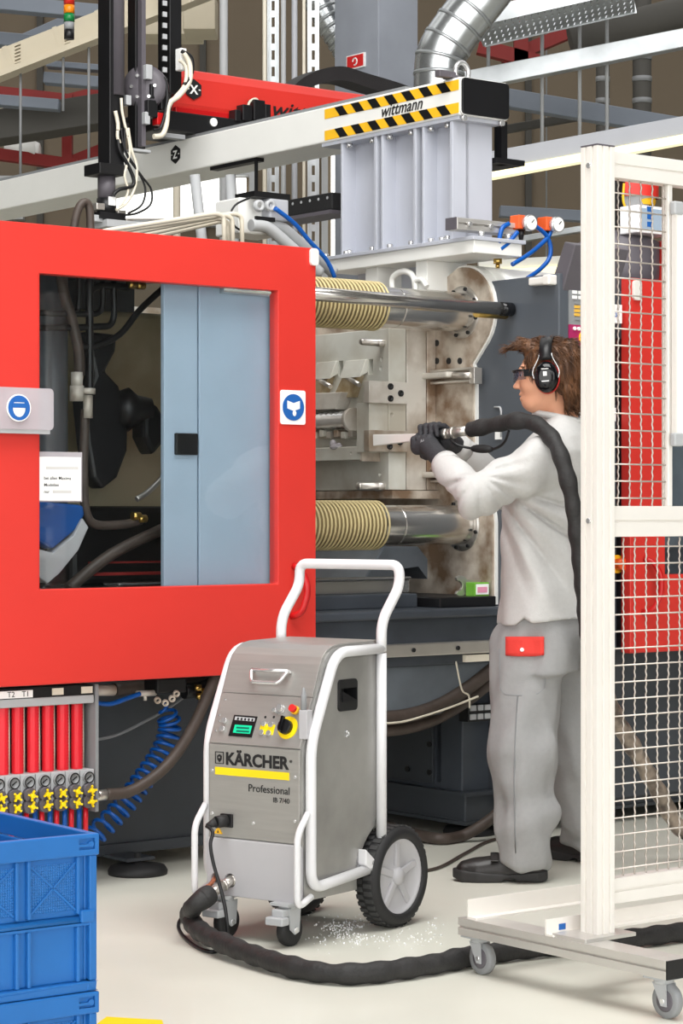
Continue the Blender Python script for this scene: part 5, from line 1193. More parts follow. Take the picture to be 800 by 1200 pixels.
def crate(z0, label, h=.296):
    t = thing('folding_crate', label, 'crate', CR((-.3, .2, z0)), 'blue folding crates in a stack'); zt = z0+h
    L, Wd, th = .6, .4, .012
    def cp(n, mb, m='crate_blue', parent=None, bevel=.0025, **kw): return put(n, mb, m, parent or t, bevel, **kw)
    cp('crate_floor', MB(CR).box(-L+.01, -.01, .01, Wd-.01, z0, z0+.012))
    cp('base_lip', MB(CR).box(-L, 0, 0, .02, z0, z0+.018).box(-L, 0, Wd-.02, Wd, z0, z0+.018).box(-L, -L+.02, 0, Wd, z0, z0+.018).box(-.02, 0, 0, Wd, z0, z0+.018))
    zr = zt-.041
    rm = cp('crate_rim', MB(CR).box(-L-.004, .004, -.004, .012, zr, zt), bevel=.003); cut(rm, MB(CR).box(-.04, -.006, -.02, .003, zr+.012, zt-.008))
    cp('crate_rim', MB(CR).box(-L-.004, .004, Wd-.012, Wd+.004, zr, zt), bevel=.003)
    cp('crate_rim', MB(CR).box(-.012, .004, .012, Wd-.012, zr, zt), bevel=.003)
    cp('crate_rim', MB(CR).box(-L-.004, -L+.012, .012, Wd-.012, zr, zt), bevel=.003)
    zh = z0+.135
    for (a, b) in ((zh+.006, zr), (z0+.018, zh-.006)):
        cp('long_wall', MB(CR).box(-L+.02, -.02, .014, .022, a, b)); cp('long_wall', MB(CR).box(-L+.02, -.02, Wd-.022, Wd-.014, a, b))
    sw = cp('short_wall', MB(CR).box(-.02, -.01, .014, Wd-.014, z0+.018, zr)); cut(sw, MB(CR).box(-.04, .02, .15, .25, zr-.028, zr-.006)); cp('short_wall', MB(CR).box(-L+.01, -L+.02, .014, Wd-.014, z0+.018, zr))
    cp('hinge', MB(CR).cyl((-L+.03, .009, zh), (-.02, .009, zh), .007, n=12).box(-L+.01, -.006, .004, .016, zh-.012, zh-.007), bevel=0)
    for u in (-.006, -.3, -L+.006):
        cp('corner_post', MB(CR).box(u-.008, u+.008, .002, .016, z0+.018, zr))
    for u in (-.036, -.14, -.165, -.285, -.315, -.43, -.455, -.565):
        cp('wall_rib', MB(CR).box(u-.004, u+.004, .004, .016, z0+.018, zh-.012).box(u-.004, u+.004, .004, .016, zh+.01, zr))
    for u0, u1 in ((-.135, -.04), (-.28, -.17), (-.425, -.32), (-.56, -.46)):
        q = cp('dimple_panel', MB(CR).box(u0, u1, .0125, .015, zh+.018, zr-.012), 'crate_dimple', None, 0)
        for s in (0, 1):
            za, zb = (zh+.018, zr-.012) if s else (zr-.012, zh+.018)
            cp('cross_rib', MB(CR).bar((u0, .0115, za), (u1, .0115, zb), .004, .0035, (0, 1, 0)), 'crate_blue', q, 0)
    cp('lock_pin', MB(CR).box(-.041, -.014, -.003, .004, zr+.017, zr+.022).cyl((-.013, -.004, zr+.0215), (-.013, .004, zr+.0215), .0055, n=12), 'crate_blue', rm, 0)
    cp('hinge_catch', MB(CR).box(-.034, -.004, -.002, .012, zh-.006, zh+.018), bevel=.003)
    return t
crate(.0, 'blue folding crate at the bottom of the crate stack'); crate(.298, 'blue folding crate on top of the stack, open at the top')
# ================================================================ mobile wire mesh fence
FN = thing('mobile_fence', 'mobile aluminium fence with wire mesh on caster wheels', 'fence', F((0, 0, 0)))
def np_(name, mb, m='alu', parent=None, **kw): return put(name, mb, m, parent or FN, **kw)
ZT = 2.108
def post(u):
    h = .03
    N = [(-h, -h)]
    for d in (-.012, .012): N += [(d-.003, -h), (d-.003, -h+.005), (d+.003, -h+.005), (d+.003, -h)]
    N += [(h, -h), (h, h), (-h, h)]
    for d in (.012, -.012): N += [(-h, d+.003), (-h+.005, d+.003), (-h+.005, d-.003), (-h, d-.003)]
    o = np_('post', MB(F).prism([(u+a, b) for a, b in N], PZ, .153, ZT), 'alu_white', bevel=.001)
    np_('post_cap', MB(F).box(u-h, u+h, -h, h, ZT, ZT+.004), 'hopper_grey', o)
    for z in (2.06, 1.178): np_('post_screw', MB(F).cyl((u-h, .0, z), (u-h-.004, .0, z), .007, n=10), 'chrome', o)
    np_('foot_plate', MB(F).box(u-.1, u+.075, -.06, .06, .144, .154), 'alu', o, bevel=.002)
    return o
def fence_base(u):
    w_ = u-.04
    o = np_('base_bar', MB(F).prism([(w_, .1), (u+.04, .1), (u+.04, .145), (w_, .145), (w_, .126), (w_+.006, .126), (w_+.006, .12), (w_, .12)], PV, -.335, .41), 'alu', bevel=.001)
    np_('bar_cap', MB(F).box(u-.04, u+.04, -.34, -.335, .1, .145), 'black_plastic', o)
    for v in (-.29, .37):
        c = np_('fence_caster', MB(F).box(u-.035, u+.035, v-.035, v+.035, .094, .1).cyl((u, v, .082), (u, v, .095), .024, n=18), 'light_grey')
        for s in (-1, 1): np_('caster_fork', MB(F).prism([(v-.022, .084), (v+.022, .084), (v-.006, .03), (v-.024, .03)], PU, u+s*.016-.0015, u+s*.016+.0015), 'light_grey', c)
        np_('caster_wheel', MB(F).lathe([(0, -.011), (.026, -.011), (.04, -.011), (.0425, -.007), (.0425, .007), (.04, .011), (.026, .011), (0, .011)], (u, v-.012, .0425), (1, 0, 0), 28), 'mid_grey', c)
        np_('caster_hub', MB(F).lathe([(0, -.0135), (.024, -.0135), (.027, -.011), (.027, .011), (.024, .0135), (0, .0135)], (u, v-.012, .0425), (1, 0, 0), 22), 'hopper_grey', c)
        np_('caster_bolt', MB(F).cyl((u-.02, v-.012, .0425), (u+.02, v-.012, .0425), .006, n=10), 'chrome', c)
    return o
UE = .92
post(0); post(UE); fence_base(-.065); fence_base(UE+.065)
def rail(z0, z1, hv=.02):
    zm = (z0+z1)/2
    r = np_('rail', MB(F).prism([(-hv, z0), (hv, z0), (hv, z1), (-hv, z1), (-hv, zm+.003), (-hv+.005, zm+.003), (-hv+.005, zm-.003), (-hv, zm-.003)], PU, .03, UE-.03), 'alu_white', bevel=.001)
rail(2.035, 2.1); rail(1.138, 1.215); rail(.222, .285)
np_('floor_rail', MB(F).box(-.1, UE+.1, .375, .38, .145, .195).box(-.1, UE+.1, .345, .38, .145, .15), 'alu_white')
np_('floor_rail', MB(F).box(-.105, UE+.1, .075, .08, .145, .185).box(-.105, UE+.1, .05, .08, .145, .15), 'alu_white')
np_('blue_sticker', MB(F).box(-.062, -.04, .073, .0755, .155, .17), 'sign_blue')
UW = F.atv(780, 400, 0)[0]
np_('stile', MB(F).box(UW-.004, UW+.012, -.012, .012, 1.215, 2.035), 'alu_white', bevel=.002)
sp = .0405
def wires(z0, z1, u0, u1):
    n = int((z1-z0)/.005); k = 2*math.pi/(sp*.5)
    w = None; cnt = int((u1-u0)/sp)+1
    for i in range(cnt):
        u = u0+i*sp
        if w is None: w = np_('mesh_wire', MB(F).tube([(u, .0016*math.sin(k*(j*.005)), z0+j*.005) for j in range(n+1)], .0024, 5), 'wire'); ub = u
        else:
            a = Vector(F((u, 0, 0)))-Vector(F((ub, 0, 0))); clone(w, FN, a)
    h = None; cnt = int((z1-z0)/.0425)
    for i in range(cnt+1):
        z = z0+.02+i*.0425
        if z > z1: break
        if h is None: h = np_('mesh_wire', MB(F).tube([(.03, -.003, z), ((u0+u1)/2, -.004, z), (u1, -.003, z)], .0021, 5), 'wire'); zb = z
        else: clone(h, FN, (0, 0, z-zb))
u0 = F.atv(724, 400, 0)[0]
wires(1.215, 2.035, u0, UW)
wires(.285, 1.138, F.atv(716.5, 760, 0)[0], UE-.03)
wb = thing('whiteboard', 'blank white board with grey corner caps fixed to the fence', 'whiteboard', F((UW+.3, -.02, 1.27)))
zb0, zb1 = F.atv(786, 521, -.03)[2], F.atv(786, 238, -.03)[2]
put('board', MB(F).box(UW+.004, UE-.06, -.032, -.02, zb0, zb1), 'board_white', wb, .002)
put('board_edge', MB(F).box(UW+.0, UW+.006, -.034, -.02, zb0, zb1), 'alu_white', wb)
for z in (zb0-.004, zb1-.028): put('corner_cap', MB(F).box(UW-.006, UW+.026, -.038, -.019, z, z+.034), 'light_grey', wb, .004)
# ================================================================ blasting hose: cart, floor, out of the frame, back up over the shoulder
hz = .0285
P_ = [HOSE0+HOSED*.012, HOSE0-HOSED*.015, HOSE0+Vector((-.036, -.012, -.026)), V3(WF.atz(222, 1073, .06)), V3(gp(230, 1087, .046)), V3(gp(250, 1100, .042)), V3(gp(300, 1120, .034)), V3(gp(360, 1137, hz)), V3(gp(420, 1141, hz)), V3(gp(500, 1131, hz)),
      V3(gp(560, 1119, hz)), V3(gp(640, 1109, hz)), V3(gp(720, 1102, hz)), V3(gp(800, 1092, hz)), V3(gp(880, 1084, hz)), V3((1.55, 6.75, hz)), V3((1.75, 7.2, hz)), V3((1.6, 7.75, hz)), V3((1.35, 8.0, .05)),
      V3(at(800, 974, 7.9)), V3(at(770, 925, 7.8)), V3(at(745, 882, 7.68)), V3(at(720, 838, 7.55)), V3(at(700, 790, 7.45)), V3(at(688, 735, 7.36)), V3(at(682, 680, 7.31)), V3(at(676, 625, 7.28)), V3(at(668, 575, 7.27)), V3(at(657, 535, 7.29)), V3(at(645, 512, 7.342)), V3(at(628, 497, 7.405)), V3(at(608, 493, 7.45)), V3(at(588, 496, 7.52)), V3(at(568, 500, 7.58)), V3(at(551, 503.5, 7.63))]
sp_ = spline(P_, 14)
s = 0; R = []
for i, p in enumerate(sp_):
    if i: s += (p-sp_[i-1]).length
    R.append(.0268*(1+.075*math.sin(s*2*math.pi/.085)+.035*math.sin(s*37)+.03*math.sin(s*23+1)))
BH = thing('blasting_hose', 'thick black wrapped blasting hose from cart across floor to the shoulder', 'hose', gp(420, 1141, 0))
put('hose_body', MB().tube(sp_, R, 16), 'hose_black', BH)
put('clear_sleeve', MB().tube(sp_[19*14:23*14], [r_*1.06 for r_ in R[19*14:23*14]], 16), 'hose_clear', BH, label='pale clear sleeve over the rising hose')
# dry ice crumbs
mb = MB(); rnd = random.Random(4)
for i in range(420):
    if i < 280: x, y = rnd.gauss(408, 20), rnd.gauss(1090, 7)
    else: x, y = rnd.uniform(370, 520), rnd.gauss(1094, 10)
    if y < 1072: continue
    c = gp(x, y, 0); ku, kv, _z = K.atz(x, y, 0)
    if .115 < ku < .225 and .27 < kv < .59: continue
    r = rnd.uniform(.001, .0028)
    mb.ell((c[0], c[1], r*.7), (r, r*1.3, r), 6, 4)
put('ice_crumbs', mb, 'ice', None, label='scattered white dry ice crumbs on the floor by the wheel', cat='ice', kind='stuff')
put('trim_9', MB().hexa([gp(125, 1192, 0)[:2]+(.0005,), gp(190, 1196, 0)[:2]+(.0005,), gp(200, 1240, 0)[:2]+(.0005,), gp(60, 1240, 0)[:2]+(.0005,), gp(125, 1192, 0)[:2]+(.0015,), gp(190, 1196, 0)[:2]+(.0015,), gp(200, 1240, 0)[:2]+(.0015,), gp(60, 1240, 0)[:2]+(.0015,)]), 'yellow', kind='structure')
# ================================================================ the worker
def surf_nets(fn, xs, ys, zs):
    "surface of fn = 0 on a grid whose axes may be unevenly spaced"
    X, Y, Z = np.meshgrid(xs, ys, zs, indexing='ij')
    D_ = fn(X.astype(np.float32), Y.astype(np.float32), Z.astype(np.float32))
    S = D_ < 0
    cs = [(i, j, k) for i in (0, 1) for j in (0, 1) for k in (0, 1)]
    nx, ny, nz = D_.shape
    cnt = sum(S[i:nx-1+i, j:ny-1+j, k:nz-1+k].astype(np.int8) for i, j, k in cs)
    act = np.argwhere((cnt > 0) & (cnt < 8))
    idx = -np.ones((nx-1, ny-1, nz-1), dtype=np.int64); idx[act[:, 0], act[:, 1], act[:, 2]] = np.arange(len(act))
    acc = np.zeros((len(act), 3)); num = np.zeros(len(act))
    ax = (np.asarray(xs), np.asarray(ys), np.asarray(zs))
    for a in range(3):
        o = [b for b in range(3) if b != a]
        for p in (0, 1):
            for q in (0, 1):
                c0 = [0, 0, 0]; c0[o[0]] = p; c0[o[1]] = q; c1 = list(c0); c1[a] = 1
                i0 = act+np.array(c0); i1 = act+np.array(c1)
                d0 = D_[i0[:, 0], i0[:, 1], i0[:, 2]]; d1 = D_[i1[:, 0], i1[:, 1], i1[:, 2]]
                m = (d0 < 0) != (d1 < 0); t = np.where(m, d0/np.where(m, d0-d1, 1), 0)
                P = np.stack([ax[b][i0[:, b]] for b in range(3)], 1); Q = np.stack([ax[b][i1[:, b]] for b in range(3)], 1)
                acc += np.where(m[:, None], P+(Q-P)*t[:, None], 0); num += m
    vs = acc/num[:, None]
    faces = []
    for a in range(3):
        o = [b for b in range(3) if b != a]
        sl0 = [slice(None)]*3; sl1 = [slice(None)]*3; sl0[a] = slice(0, -1); sl1[a] = slice(1, None)
        s0, s1 = S[tuple(sl0)], S[tuple(sl1)]
        e = np.argwhere(s0 != s1)
        e = e[(e[:, o[0]] > 0) & (e[:, o[1]] > 0) & (e[:, o[0]] < D_.shape[o[0]]-1) & (e[:, o[1]] < D_.shape[o[1]]-1)]
        q = []
        for p, r in ((0, 0), (1, 0), (1, 1), (0, 1)):
            c = e.copy(); c[:, o[0]] -= p; c[:, o[1]] -= r; q.append(idx[c[:, 0], c[:, 1], c[:, 2]])
        q = np.stack(q, 1); fl = s0[e[:, 0], e[:, 1], e[:, 2]]
        if a == 1: fl = ~fl
        q[~fl] = q[~fl][:, ::-1]; faces.append(q)
    return vs, np.concatenate(faces)
def sdf_put(name, fn, lo, hi, res, m, parent, zs=None, smooth=2, **kw):
    xs = np.arange(lo[0], hi[0], res); ys = np.arange(lo[1], hi[1], res)
    zs = np.arange(lo[2], hi[2], res) if zs is None else zs
    v, f = surf_nets(fn, xs, ys, zs)
    mb = MB(); mb.v = [tuple(p) for p in v.tolist()]; mb.f = [tuple(q) for q in f.tolist()]; mb.sm = [True]*len(mb.f)
    o = put(name, mb, m, parent, **kw)
    if smooth:
        s = o.modifiers.new('smooth', 'SMOOTH'); s.factor = .5; s.iterations = smooth
    return o
def sm(a, b, k):
    h = np.clip(.5+.5*(b-a)/k, 0, 1); return b*(1-h)+a*h-k*h*(1-h)
def smx(a, b, k): return -sm(-a, -b, k)
def rc(X, Y, Z, a, b, r0, r1, sq=None):
    "round cone from a to b; sq = (axis, factor) flattens it across an axis"
    ax, ay, az = a; d = (b[0]-a[0], b[1]-a[1], b[2]-a[2]); L = d[0]**2+d[1]**2+d[2]**2
    px, py, pz = X-ax, Y-ay, Z-az
    h = np.clip((px*d[0]+py*d[1]+pz*d[2])/L, 0, 1)
    qx, qy, qz = px-h*d[0], py-h*d[1], pz-h*d[2]
    if sq:
        n, k = sq; t = qx*n[0]+qy*n[1]+qz*n[2]; qx, qy, qz = qx+n[0]*t*(k-1), qy+n[1]*t*(k-1), qz+n[2]*t*(k-1)
    return np.sqrt(qx*qx+qy*qy+qz*qz)-(r0+(r1-r0)*h)
class Loc:
    "local axes at a point: forward f, side s (toward the camera), up"
    def __init__(s, o, yaw, pitch=0, roll=0):
        s.o = np.array(o, float); y = math.radians(yaw); p = math.radians(pitch)
        f = np.array([-math.cos(y), math.sin(y), 0]); sd = np.array([-math.sin(y), -math.cos(y), 0]); up = np.array([0, 0, 1.])
        s.f = f*math.cos(p)-up*math.sin(p); s.u = up*math.cos(p)+f*math.sin(p); s.s = sd
    def loc(s, X, Y, Z):
        x, y, z = X-s.o[0], Y-s.o[1], Z-s.o[2]
        return x*s.f[0]+y*s.f[1]+z*s.f[2], x*s.s[0]+y*s.s[1]+z*s.s[2], x*s.u[0]+y*s.u[1]+z*s.u[2]
    def w(s, a, b, c): return tuple(s.o+s.f*a+s.s*b+s.u*c)
def el(a, b, c, ra, rb, rcc):
    k = np.sqrt((a/ra)**2+(b/rb)**2+(c/rcc)**2); return (k-1)*min(ra, rb, rcc)
# --- pose in world metres
YAW = 18
TC = at(642, 600, 7.60)
T = Loc((TC[0], TC[1], 0), YAW)
hipN, kneeN, ankN = at(618, 762, 7.57), at(612, 880, 7.50), at(616, 1006, 7.475)
hipF, kneeF, ankF = at(658, 762, 7.72), at(674, 880, 7.80), at(688, 985, 7.91)
shN, elN, wrN = at(636, 540, 7.41), at(556, 578, 7.33), at(522, 545, 7.52)
shF, elF, wrF = at(664, 540, 7.80), at(592, 575, 7.95), at(536, 524, 7.84)
HC = at(641, 440, 7.60)
Hd = Loc(HC, 14, 3)
neck0, neck1 = at(661, 510, 7.62), at(650, 468, 7.61)
PR = thing('person', 'worker in light grey shirt and trousers aiming a blasting gun', 'person', (TC[0], 7.65, 0))
_rn = np.random.RandomState(3)
_W = [(_rn.normal(size=3), _rn.uniform(0, 6.28)) for _ in range(10)]
def noise(X, Y, Z, f, st=(1, 1, 1)):
    "smooth wandering noise from crossed waves, about -1 to 1"
    g = np.zeros_like(X)
    for w, p in _W: g = g+np.sin((X*w[0]*st[0]+Y*w[1]*st[1]+Z*w[2]*st[2])*f+p)
    return g/3.2
# --- torso sections: z, forward centre, half depth, half width
TS = np.array([[.70, .0, .125, .185], [.80, .0, .135, .19], [.88, .005, .135, .185], [.98, .01, .13, .178], [1.10, .012, .128, .182], [1.22, .005, .13, .195], [1.33, -.012, .128, .205], [1.40, -.028, .112, .195], [1.45, -.04, .085, .15], [1.49, -.045, .055, .085], [1.52, -.045, .03, .05]])
def torso(X, Y, Z, g=0):
    a, b, c = T.loc(X, Y, Z)
    ca = np.interp(c, TS[:, 0], TS[:, 1]); ra = np.maximum(np.interp(c, TS[:, 0], TS[:, 2])+g, .02); rb = np.maximum(np.interp(c, TS[:, 0], TS[:, 3])+g, .02)
    k = np.sqrt(((a-ca)/ra)**2+(b/rb)**2)
    return (k-1)*np.minimum(ra, rb)
def head(X, Y, Z):
    a, b, c = Hd.loc(X, Y, Z)
    d = el(a+.018, b, c-.022, .096, .074, .098)
    d = sm(d, el(a-.03, b, c+.03, .062, .056, .085), .03)           # face
    d = sm(d, el(a-.048, b, c+.088, .034, .032, .024), .03)         # chin
    jaw = rc(a, b, c, (-.02, .05, -.06), (.045, .022, -.092), .018, .018); d = sm(d, jaw, .025)
    jaw = rc(a, b, c, (-.02, -.05, -.06), (.045, -.022, -.092), .018, .018); d = sm(d, jaw, .025)
    d = sm(d, el(a-.078, b, c-.022, .014, .045, .012), .012)         # brow
    d = sm(d, rc(a, b, c, (.086, 0, .0), (.108, 0, -.030), .006, .0085), .012)   # nose
    d = sm(d, el(a-.100, abs(b)-.009, c+.034, .008, .006, .006), .006)
    d = sm(d, el(a-.088, b, c+.058, .010, .024, .0055), .006)      # lips
    d = sm(d, el(a-.085, b, c+.071, .010, .02, .0055), .007)
    d = smx(d, -el(a-.1, b, c+.0645, .014, .03, .0022), .003)       # mouth line
    for s_ in (-1, 1):
        d = smx(d, -el(a-.088, b-.032*s_, c-.004, .012, .017, .011), .008)  # eye socket
        d = sm(d, el(a-.070, b-.031*s_, c-.004, .012, .0125, .0115), .003)  # eyeball
        d = sm(d, el(a-.045, b-.045*s_, c+.028, .03, .014, .022), .02)      # cheek
        d = sm(d, el(a+.012, b-.076*s_, c+.0, .02, .008, .032), .006)     # ear
    return d
def body(X, Y, Z):
    d = head(X, Y, Z)
    d = sm(d, rc(X, Y, Z, neck0, neck1, .062, .056), .03)
    t = torso(X, Y, Z, -.03)
    d = sm(d, np.maximum(np.maximum(t, Z-1.5), .74-Z), .03)
    for a, b, r0, r1 in ((hipN, kneeN, .075, .055), (kneeN, ankN, .052, .036), (hipF, kneeF, .075, .055), (kneeF, ankF, .052, .036), (shN, elN, .045, .036), (elN, wrN, .036, .027), (shF, elF, .045, .036), (elF, wrF, .036, .027)):
        d = sm(d, rc(X, Y, Z, a, b, r0, r1), .03)
    return d
zs = np.concatenate([np.arange(.05, 1.42, .016), np.arange(1.42, 1.78, .0045)])
lo, hi = (wrN[0]-.05, 7.2, 0), (1.1, 8.1, 1.8)
# an uneven grid: fine where the head is
def uneven(l, h, f0, f1, c, f): return np.concatenate([np.arange(l, f0, c), np.arange(f0, f1, f), np.arange(f1, h, c)])
xs = uneven(wrN[0]-.06, 1.12, HC[0]-.15, HC[0]+.14, .016, .0045); ys = uneven(7.15, 8.15, HC[1]-.12, HC[1]+.12, .016, .0045)
v, f = surf_nets(body, xs, ys, zs)
mb = MB(); mb.v = [tuple(p) for p in v.tolist()]; mb.f = [tuple(q) for q in f.tolist()]; mb.sm = [True]*len(mb.f)
bo = put('body', mb, 'skin', PR); s_ = bo.modifiers.new('smooth', 'SMOOTH'); s_.iterations = 1
# eyes and brows
for sgn in (-1, 1):
    e_ = Hd.w(.072, .031*sgn, .004); put('eye', MB().ell(e_, (.0115, .0115, .0115), 14, 10), 'paper', bo)
    q = Hd.w(.0815, .033*sgn, .004); put('iris', MB().ell(q, (.005, .005, .005), 10, 8), 'ink', bo)
    put('eyebrow', MB().tube([Hd.w(.089-.02*t, (.014+.034*t)*sgn, .026+.004*math.sin(t*3)) for t in (0, .25, .5, .75, 1)], .005, 6), 'hair', bo)
# --- hair
def hair(X, Y, Z):
    a, b, c = Hd.loc(X, Y, Z)
    n = .0018*noise(a, b, c, 120, (1, 1, .35))
    d = el(a+.022, b, c-.022, .106, .0845, .098)
    back = el(a+.062, b, c+.03, .056, .07, .085)
    d = sm(d, back, .03)
    d = sm(d, rc(a, b, c, (.03, .0, .100), (.085, -.0, .104), .022, .018), .03)
    d = sm(d, rc(a, b, c, (.075, .0, .102), (.128, .012, .086), .018, .006), .018)
    d = sm(d, rc(a, b, c, (.06, .028, .098), (.122, .03, .100), .016, .005), .018)
    d = sm(d, rc(a, b, c, (-.09, .02, .09), (-.12, .03, .062), .02, .006), .02)
    d = sm(d, rc(a, b, c, (.02, .077, .03), (.028, .078, -.012), .014, .006), .014)
    d = sm(d, rc(a, b, c, (-.085, .03, -.07), (-.095, .03, -.122), .03, .012), .02)
    d = sm(d, rc(a, b, c, (-.07, .05, -.06), (-.07, .048, -.112), .022, .008), .02)
    d = d+n
    cut = -(a-.052-.30*np.maximum(c-.03, 0)-.02*np.sin(b*30))       # face open in front
    face = np.maximum(-cut, c-.088)
    d = smx(d, -(np.where(c < .09, .052+.34*np.maximum(c-.01, 0)-a, .5)), .006)
    low = np.where(a > -.035, -.005-c, np.where(a > -.06, -.06-c, -.125-c))
    d = smx(d, low, .004)
    return d
sdf_put('hair', hair, (HC[0]-.17, HC[1]-.13, HC[2]-.16), (HC[0]+.17, HC[1]+.13, HC[2]+.17), .0042, 'hair', bo, smooth=1)
ho_ = [o for o in bo.children if o.name.startswith('hair')][0]
rr = random.Random(11); mh = ho_.data; base = worldloc(PR)
mb = MB(); pv = [p for p in mh.polygons]
for _i in range(2600):
    p = rr.choice(pv); c = p.center+base; n = p.normal
    a, b, cc_ = Hd.loc(c.x, c.y, c.z)
    if n.dot(Vector(Hd.f)) < -2: continue
    fl = Vector(Hd.f)*(-.55 if cc_ > .03 else -.25)+Vector(Hd.u)*(-.9 if cc_ < .09 else -.15)
    if a > .05 and cc_ > .085: fl = Vector(Hd.f)*.9+Vector(Hd.u)*-.25
    fl = fl+Vector((rr.gauss(0, .25), rr.gauss(0, .25), rr.gauss(0, .2)))
    fl = (fl-n*fl.dot(n)).normalized(); L = rr.uniform(.018, .04)
    q = [c-n*.001, c+fl*L*.35+n*.003, c+fl*L*.7+n*.0028, c+fl*L+n*rr.uniform(.0, .003)]
    mb.tube(q, [.0011, .0012, .001, .0003], 3, caps=False)
put('hair_strands', mb, 'hair', ho_, kind='stuff')
# --- shirt
SH0 = .842
pit = at(600, 585, 7.40)
def folds(X, Y, Z):
    "drapery: pulls running from the armpit down to the back hem, and fine creases"
    px = 400+FPX*X/Y; py = 600-FPX*(Z-CAMH)/Y
    ang = np.arctan2(py-560, px-566); r = np.hypot(py-560, px-566)
    w = np.clip((r-35)/40, 0, 1)*np.clip((190-r)/90, 0, 1)
    g = np.zeros_like(X)
    for a0, wd, am in ((.34, .04, .016), (.47, .05, -.008), (.60, .035, .018), (.76, .05, -.008), (.92, .04, .016), (1.08, .05, -.008), (1.2, .05, .008)):
        g += am*np.exp(-((ang-a0)/wd)**2)
    g = g*w*np.where(py > 575, 1, 0)*np.clip((py-575)/20, 0, 1)
    g += .0045*noise(X, Y, Z, 24)
    return g
def shirt(X, Y, Z):
    t = torso(X, Y, Z, .012)
    a, b, c = T.loc(X, Y, Z)
    t = t-.012*np.clip((1.05-c)/.25, 0, 1)
    d = t
    arm = rc(X, Y, Z, shN, elN, .085, .068); fore = rc(X, Y, Z, elN, wrN, .066, .045)
    px = 400+FPX*X/Y; py = 600-FPX*(Z-CAMH)/Y
    armw = .007*noise(X, Y, Z, 26, (1.2, .7, .8))
    ea = np.arctan2(py-556, px-560); er = np.hypot(py-556, px-560)
    for a0, am in ((.2, .010), (.55, .012), (.95, .010), (-.25, .009), (1.5, .009), (2.2, .009), (2.8, .008)):
        armw = armw+am*np.exp(-((ea-a0)/.09)**2)*np.clip((er-8)/15, 0, 1)*np.clip((75-er)/35, 0, 1)
    an = sm(arm, fore, .035)+armw
    d = sm(d, an, .022)
    d = sm(d, sm(rc(X, Y, Z, shF, elF, .08, .064), rc(X, Y, Z, elF, wrF, .062, .045), .03), .02)
    d = d+folds(X, Y, Z)
    col = rc(X, Y, Z, at(659, 506, 7.62), at(655, 490, 7.615), .074, .068)
    d = sm(d, col, .015)
    # openings: hem, neck
    front = np.clip((a+.0)/.05, 0, 1)
    hem = SH0+.022*front*0-.012*np.clip(a/.1, -1, 1)
    slit = np.abs(a-.035)
    d = np.maximum(d, hem+.02*np.clip(1-slit/.03, 0, 1)*np.where(b > .1, 1, 0)-Z)
    nk = (Z-CAMH)-(-(487-600)/FPX*7.6)+.10*(X-at(655, 487, 7.6)[0])
    d = np.maximum(d, np.where(py < 520, nk, -1))
    # cuffs
    return d
so = sdf_put('shirt', shirt, (wrN[0]-.08, 7.15, .80), (1.12, 8.15, 1.58), .0068, 'shirt', bo, smooth=1)
# collar band
cc = at(656, 492, 7.615)
put('collar', MB().tube([(cc[0]+.083*math.cos(t*math.pi/12), cc[1]+.078*math.sin(t*math.pi/12), cc[2]+.004-.018*math.cos(t*math.pi/12)) for t in range(24)], .011, 8, closed=True), 'shirt', so)
def along(a, b, t): return tuple(Vector(a).lerp(Vector(b), t))
for e0, w0 in ((elN, wrN), (elF, wrF)):
    put('cuff', MB().tube([along(e0, w0, .86), along(e0, w0, 1.05)], [.05, .047], 20), 'shirt', so)
# --- trousers
def trousers(X, Y, Z):
    a, b, c = T.loc(X, Y, Z)
    d = np.maximum(torso(X, Y, Z, .004), Z-.93)
    d = np.maximum(d, .68-Z)
    n1 = .0045*noise(X, Y, Z, 22, (1, 1, .5))+.010*noise(X, Y, Z, 30, (.5, .5, 1.3))*np.clip((.42-Z)/.25, 0, 1)+.004*noise(X, Y, Z, 40, (1, 1, .6))
    for h, k, an, r in ((hipN, kneeN, ankN, (.125, .108, .084)), (hipF, kneeF, ankF, (.118, .105, .086))):
        leg = sm(rc(X, Y, Z, h, k, r[0], r[1]), rc(X, Y, Z, k, an, r[1], r[2]), .03)
        bot = an[2]-.04+.045*np.clip((an[0]-X-.02)/.08, 0, 1)
        leg = np.maximum(leg, bot-Z)
        d = sm(d, leg, .03)
    return d+n1
to = sdf_put('trousers', trousers, (.35, 7.3, .02), (1.12, 8.12, .96), .008, 'trousers', bo, smooth=1)
# red thigh pocket flap with button, seam lines
def onleg(x, y):
    "point on the trousers' near side"
    ys_ = np.linspace(7.2, 7.7, 400); p = np.array([at(x, y, t) for t in ys_])
    dd = trousers(p[:, 0], p[:, 1], p[:, 2]); i = int(np.argmax(dd < 0)); return Vector(at(x, y, ys_[i]))
mb = MB(); gx = np.linspace(592, 637, 10); gy = np.linspace(746, 769, 6); vs_ = []
for yy in gy:
    for xx in gx:
        k = 3*((xx-614.5)/22.5)**4 if yy > 765 else 0
        p = onleg(xx, yy-k); vs_.append(tuple(p+Vector((0, -.010, 0))))
n_ = len(gx)
for yy in gy:
    for xx in gx:
        p = onleg(xx, yy); vs_.append(tuple(p+Vector((0, .004, 0))))
m_ = len(gx)*len(gy); fs_ = []
for j in range(len(gy)-1):
    for i in range(n_-1):
        fs_.append((j*n_+i, j*n_+i+1, (j+1)*n_+i+1, (j+1)*n_+i)); fs_.append((m_+j*n_+i, m_+(j+1)*n_+i, m_+(j+1)*n_+i+1, m_+j*n_+i+1))
bd = [i for i in range(n_)]+[j*n_+n_-1 for j in range(1, len(gy))]+[(len(gy)-1)*n_+i for i in range(n_-2, -1, -1)]+[j*n_ for j in range(len(gy)-2, 0, -1)]
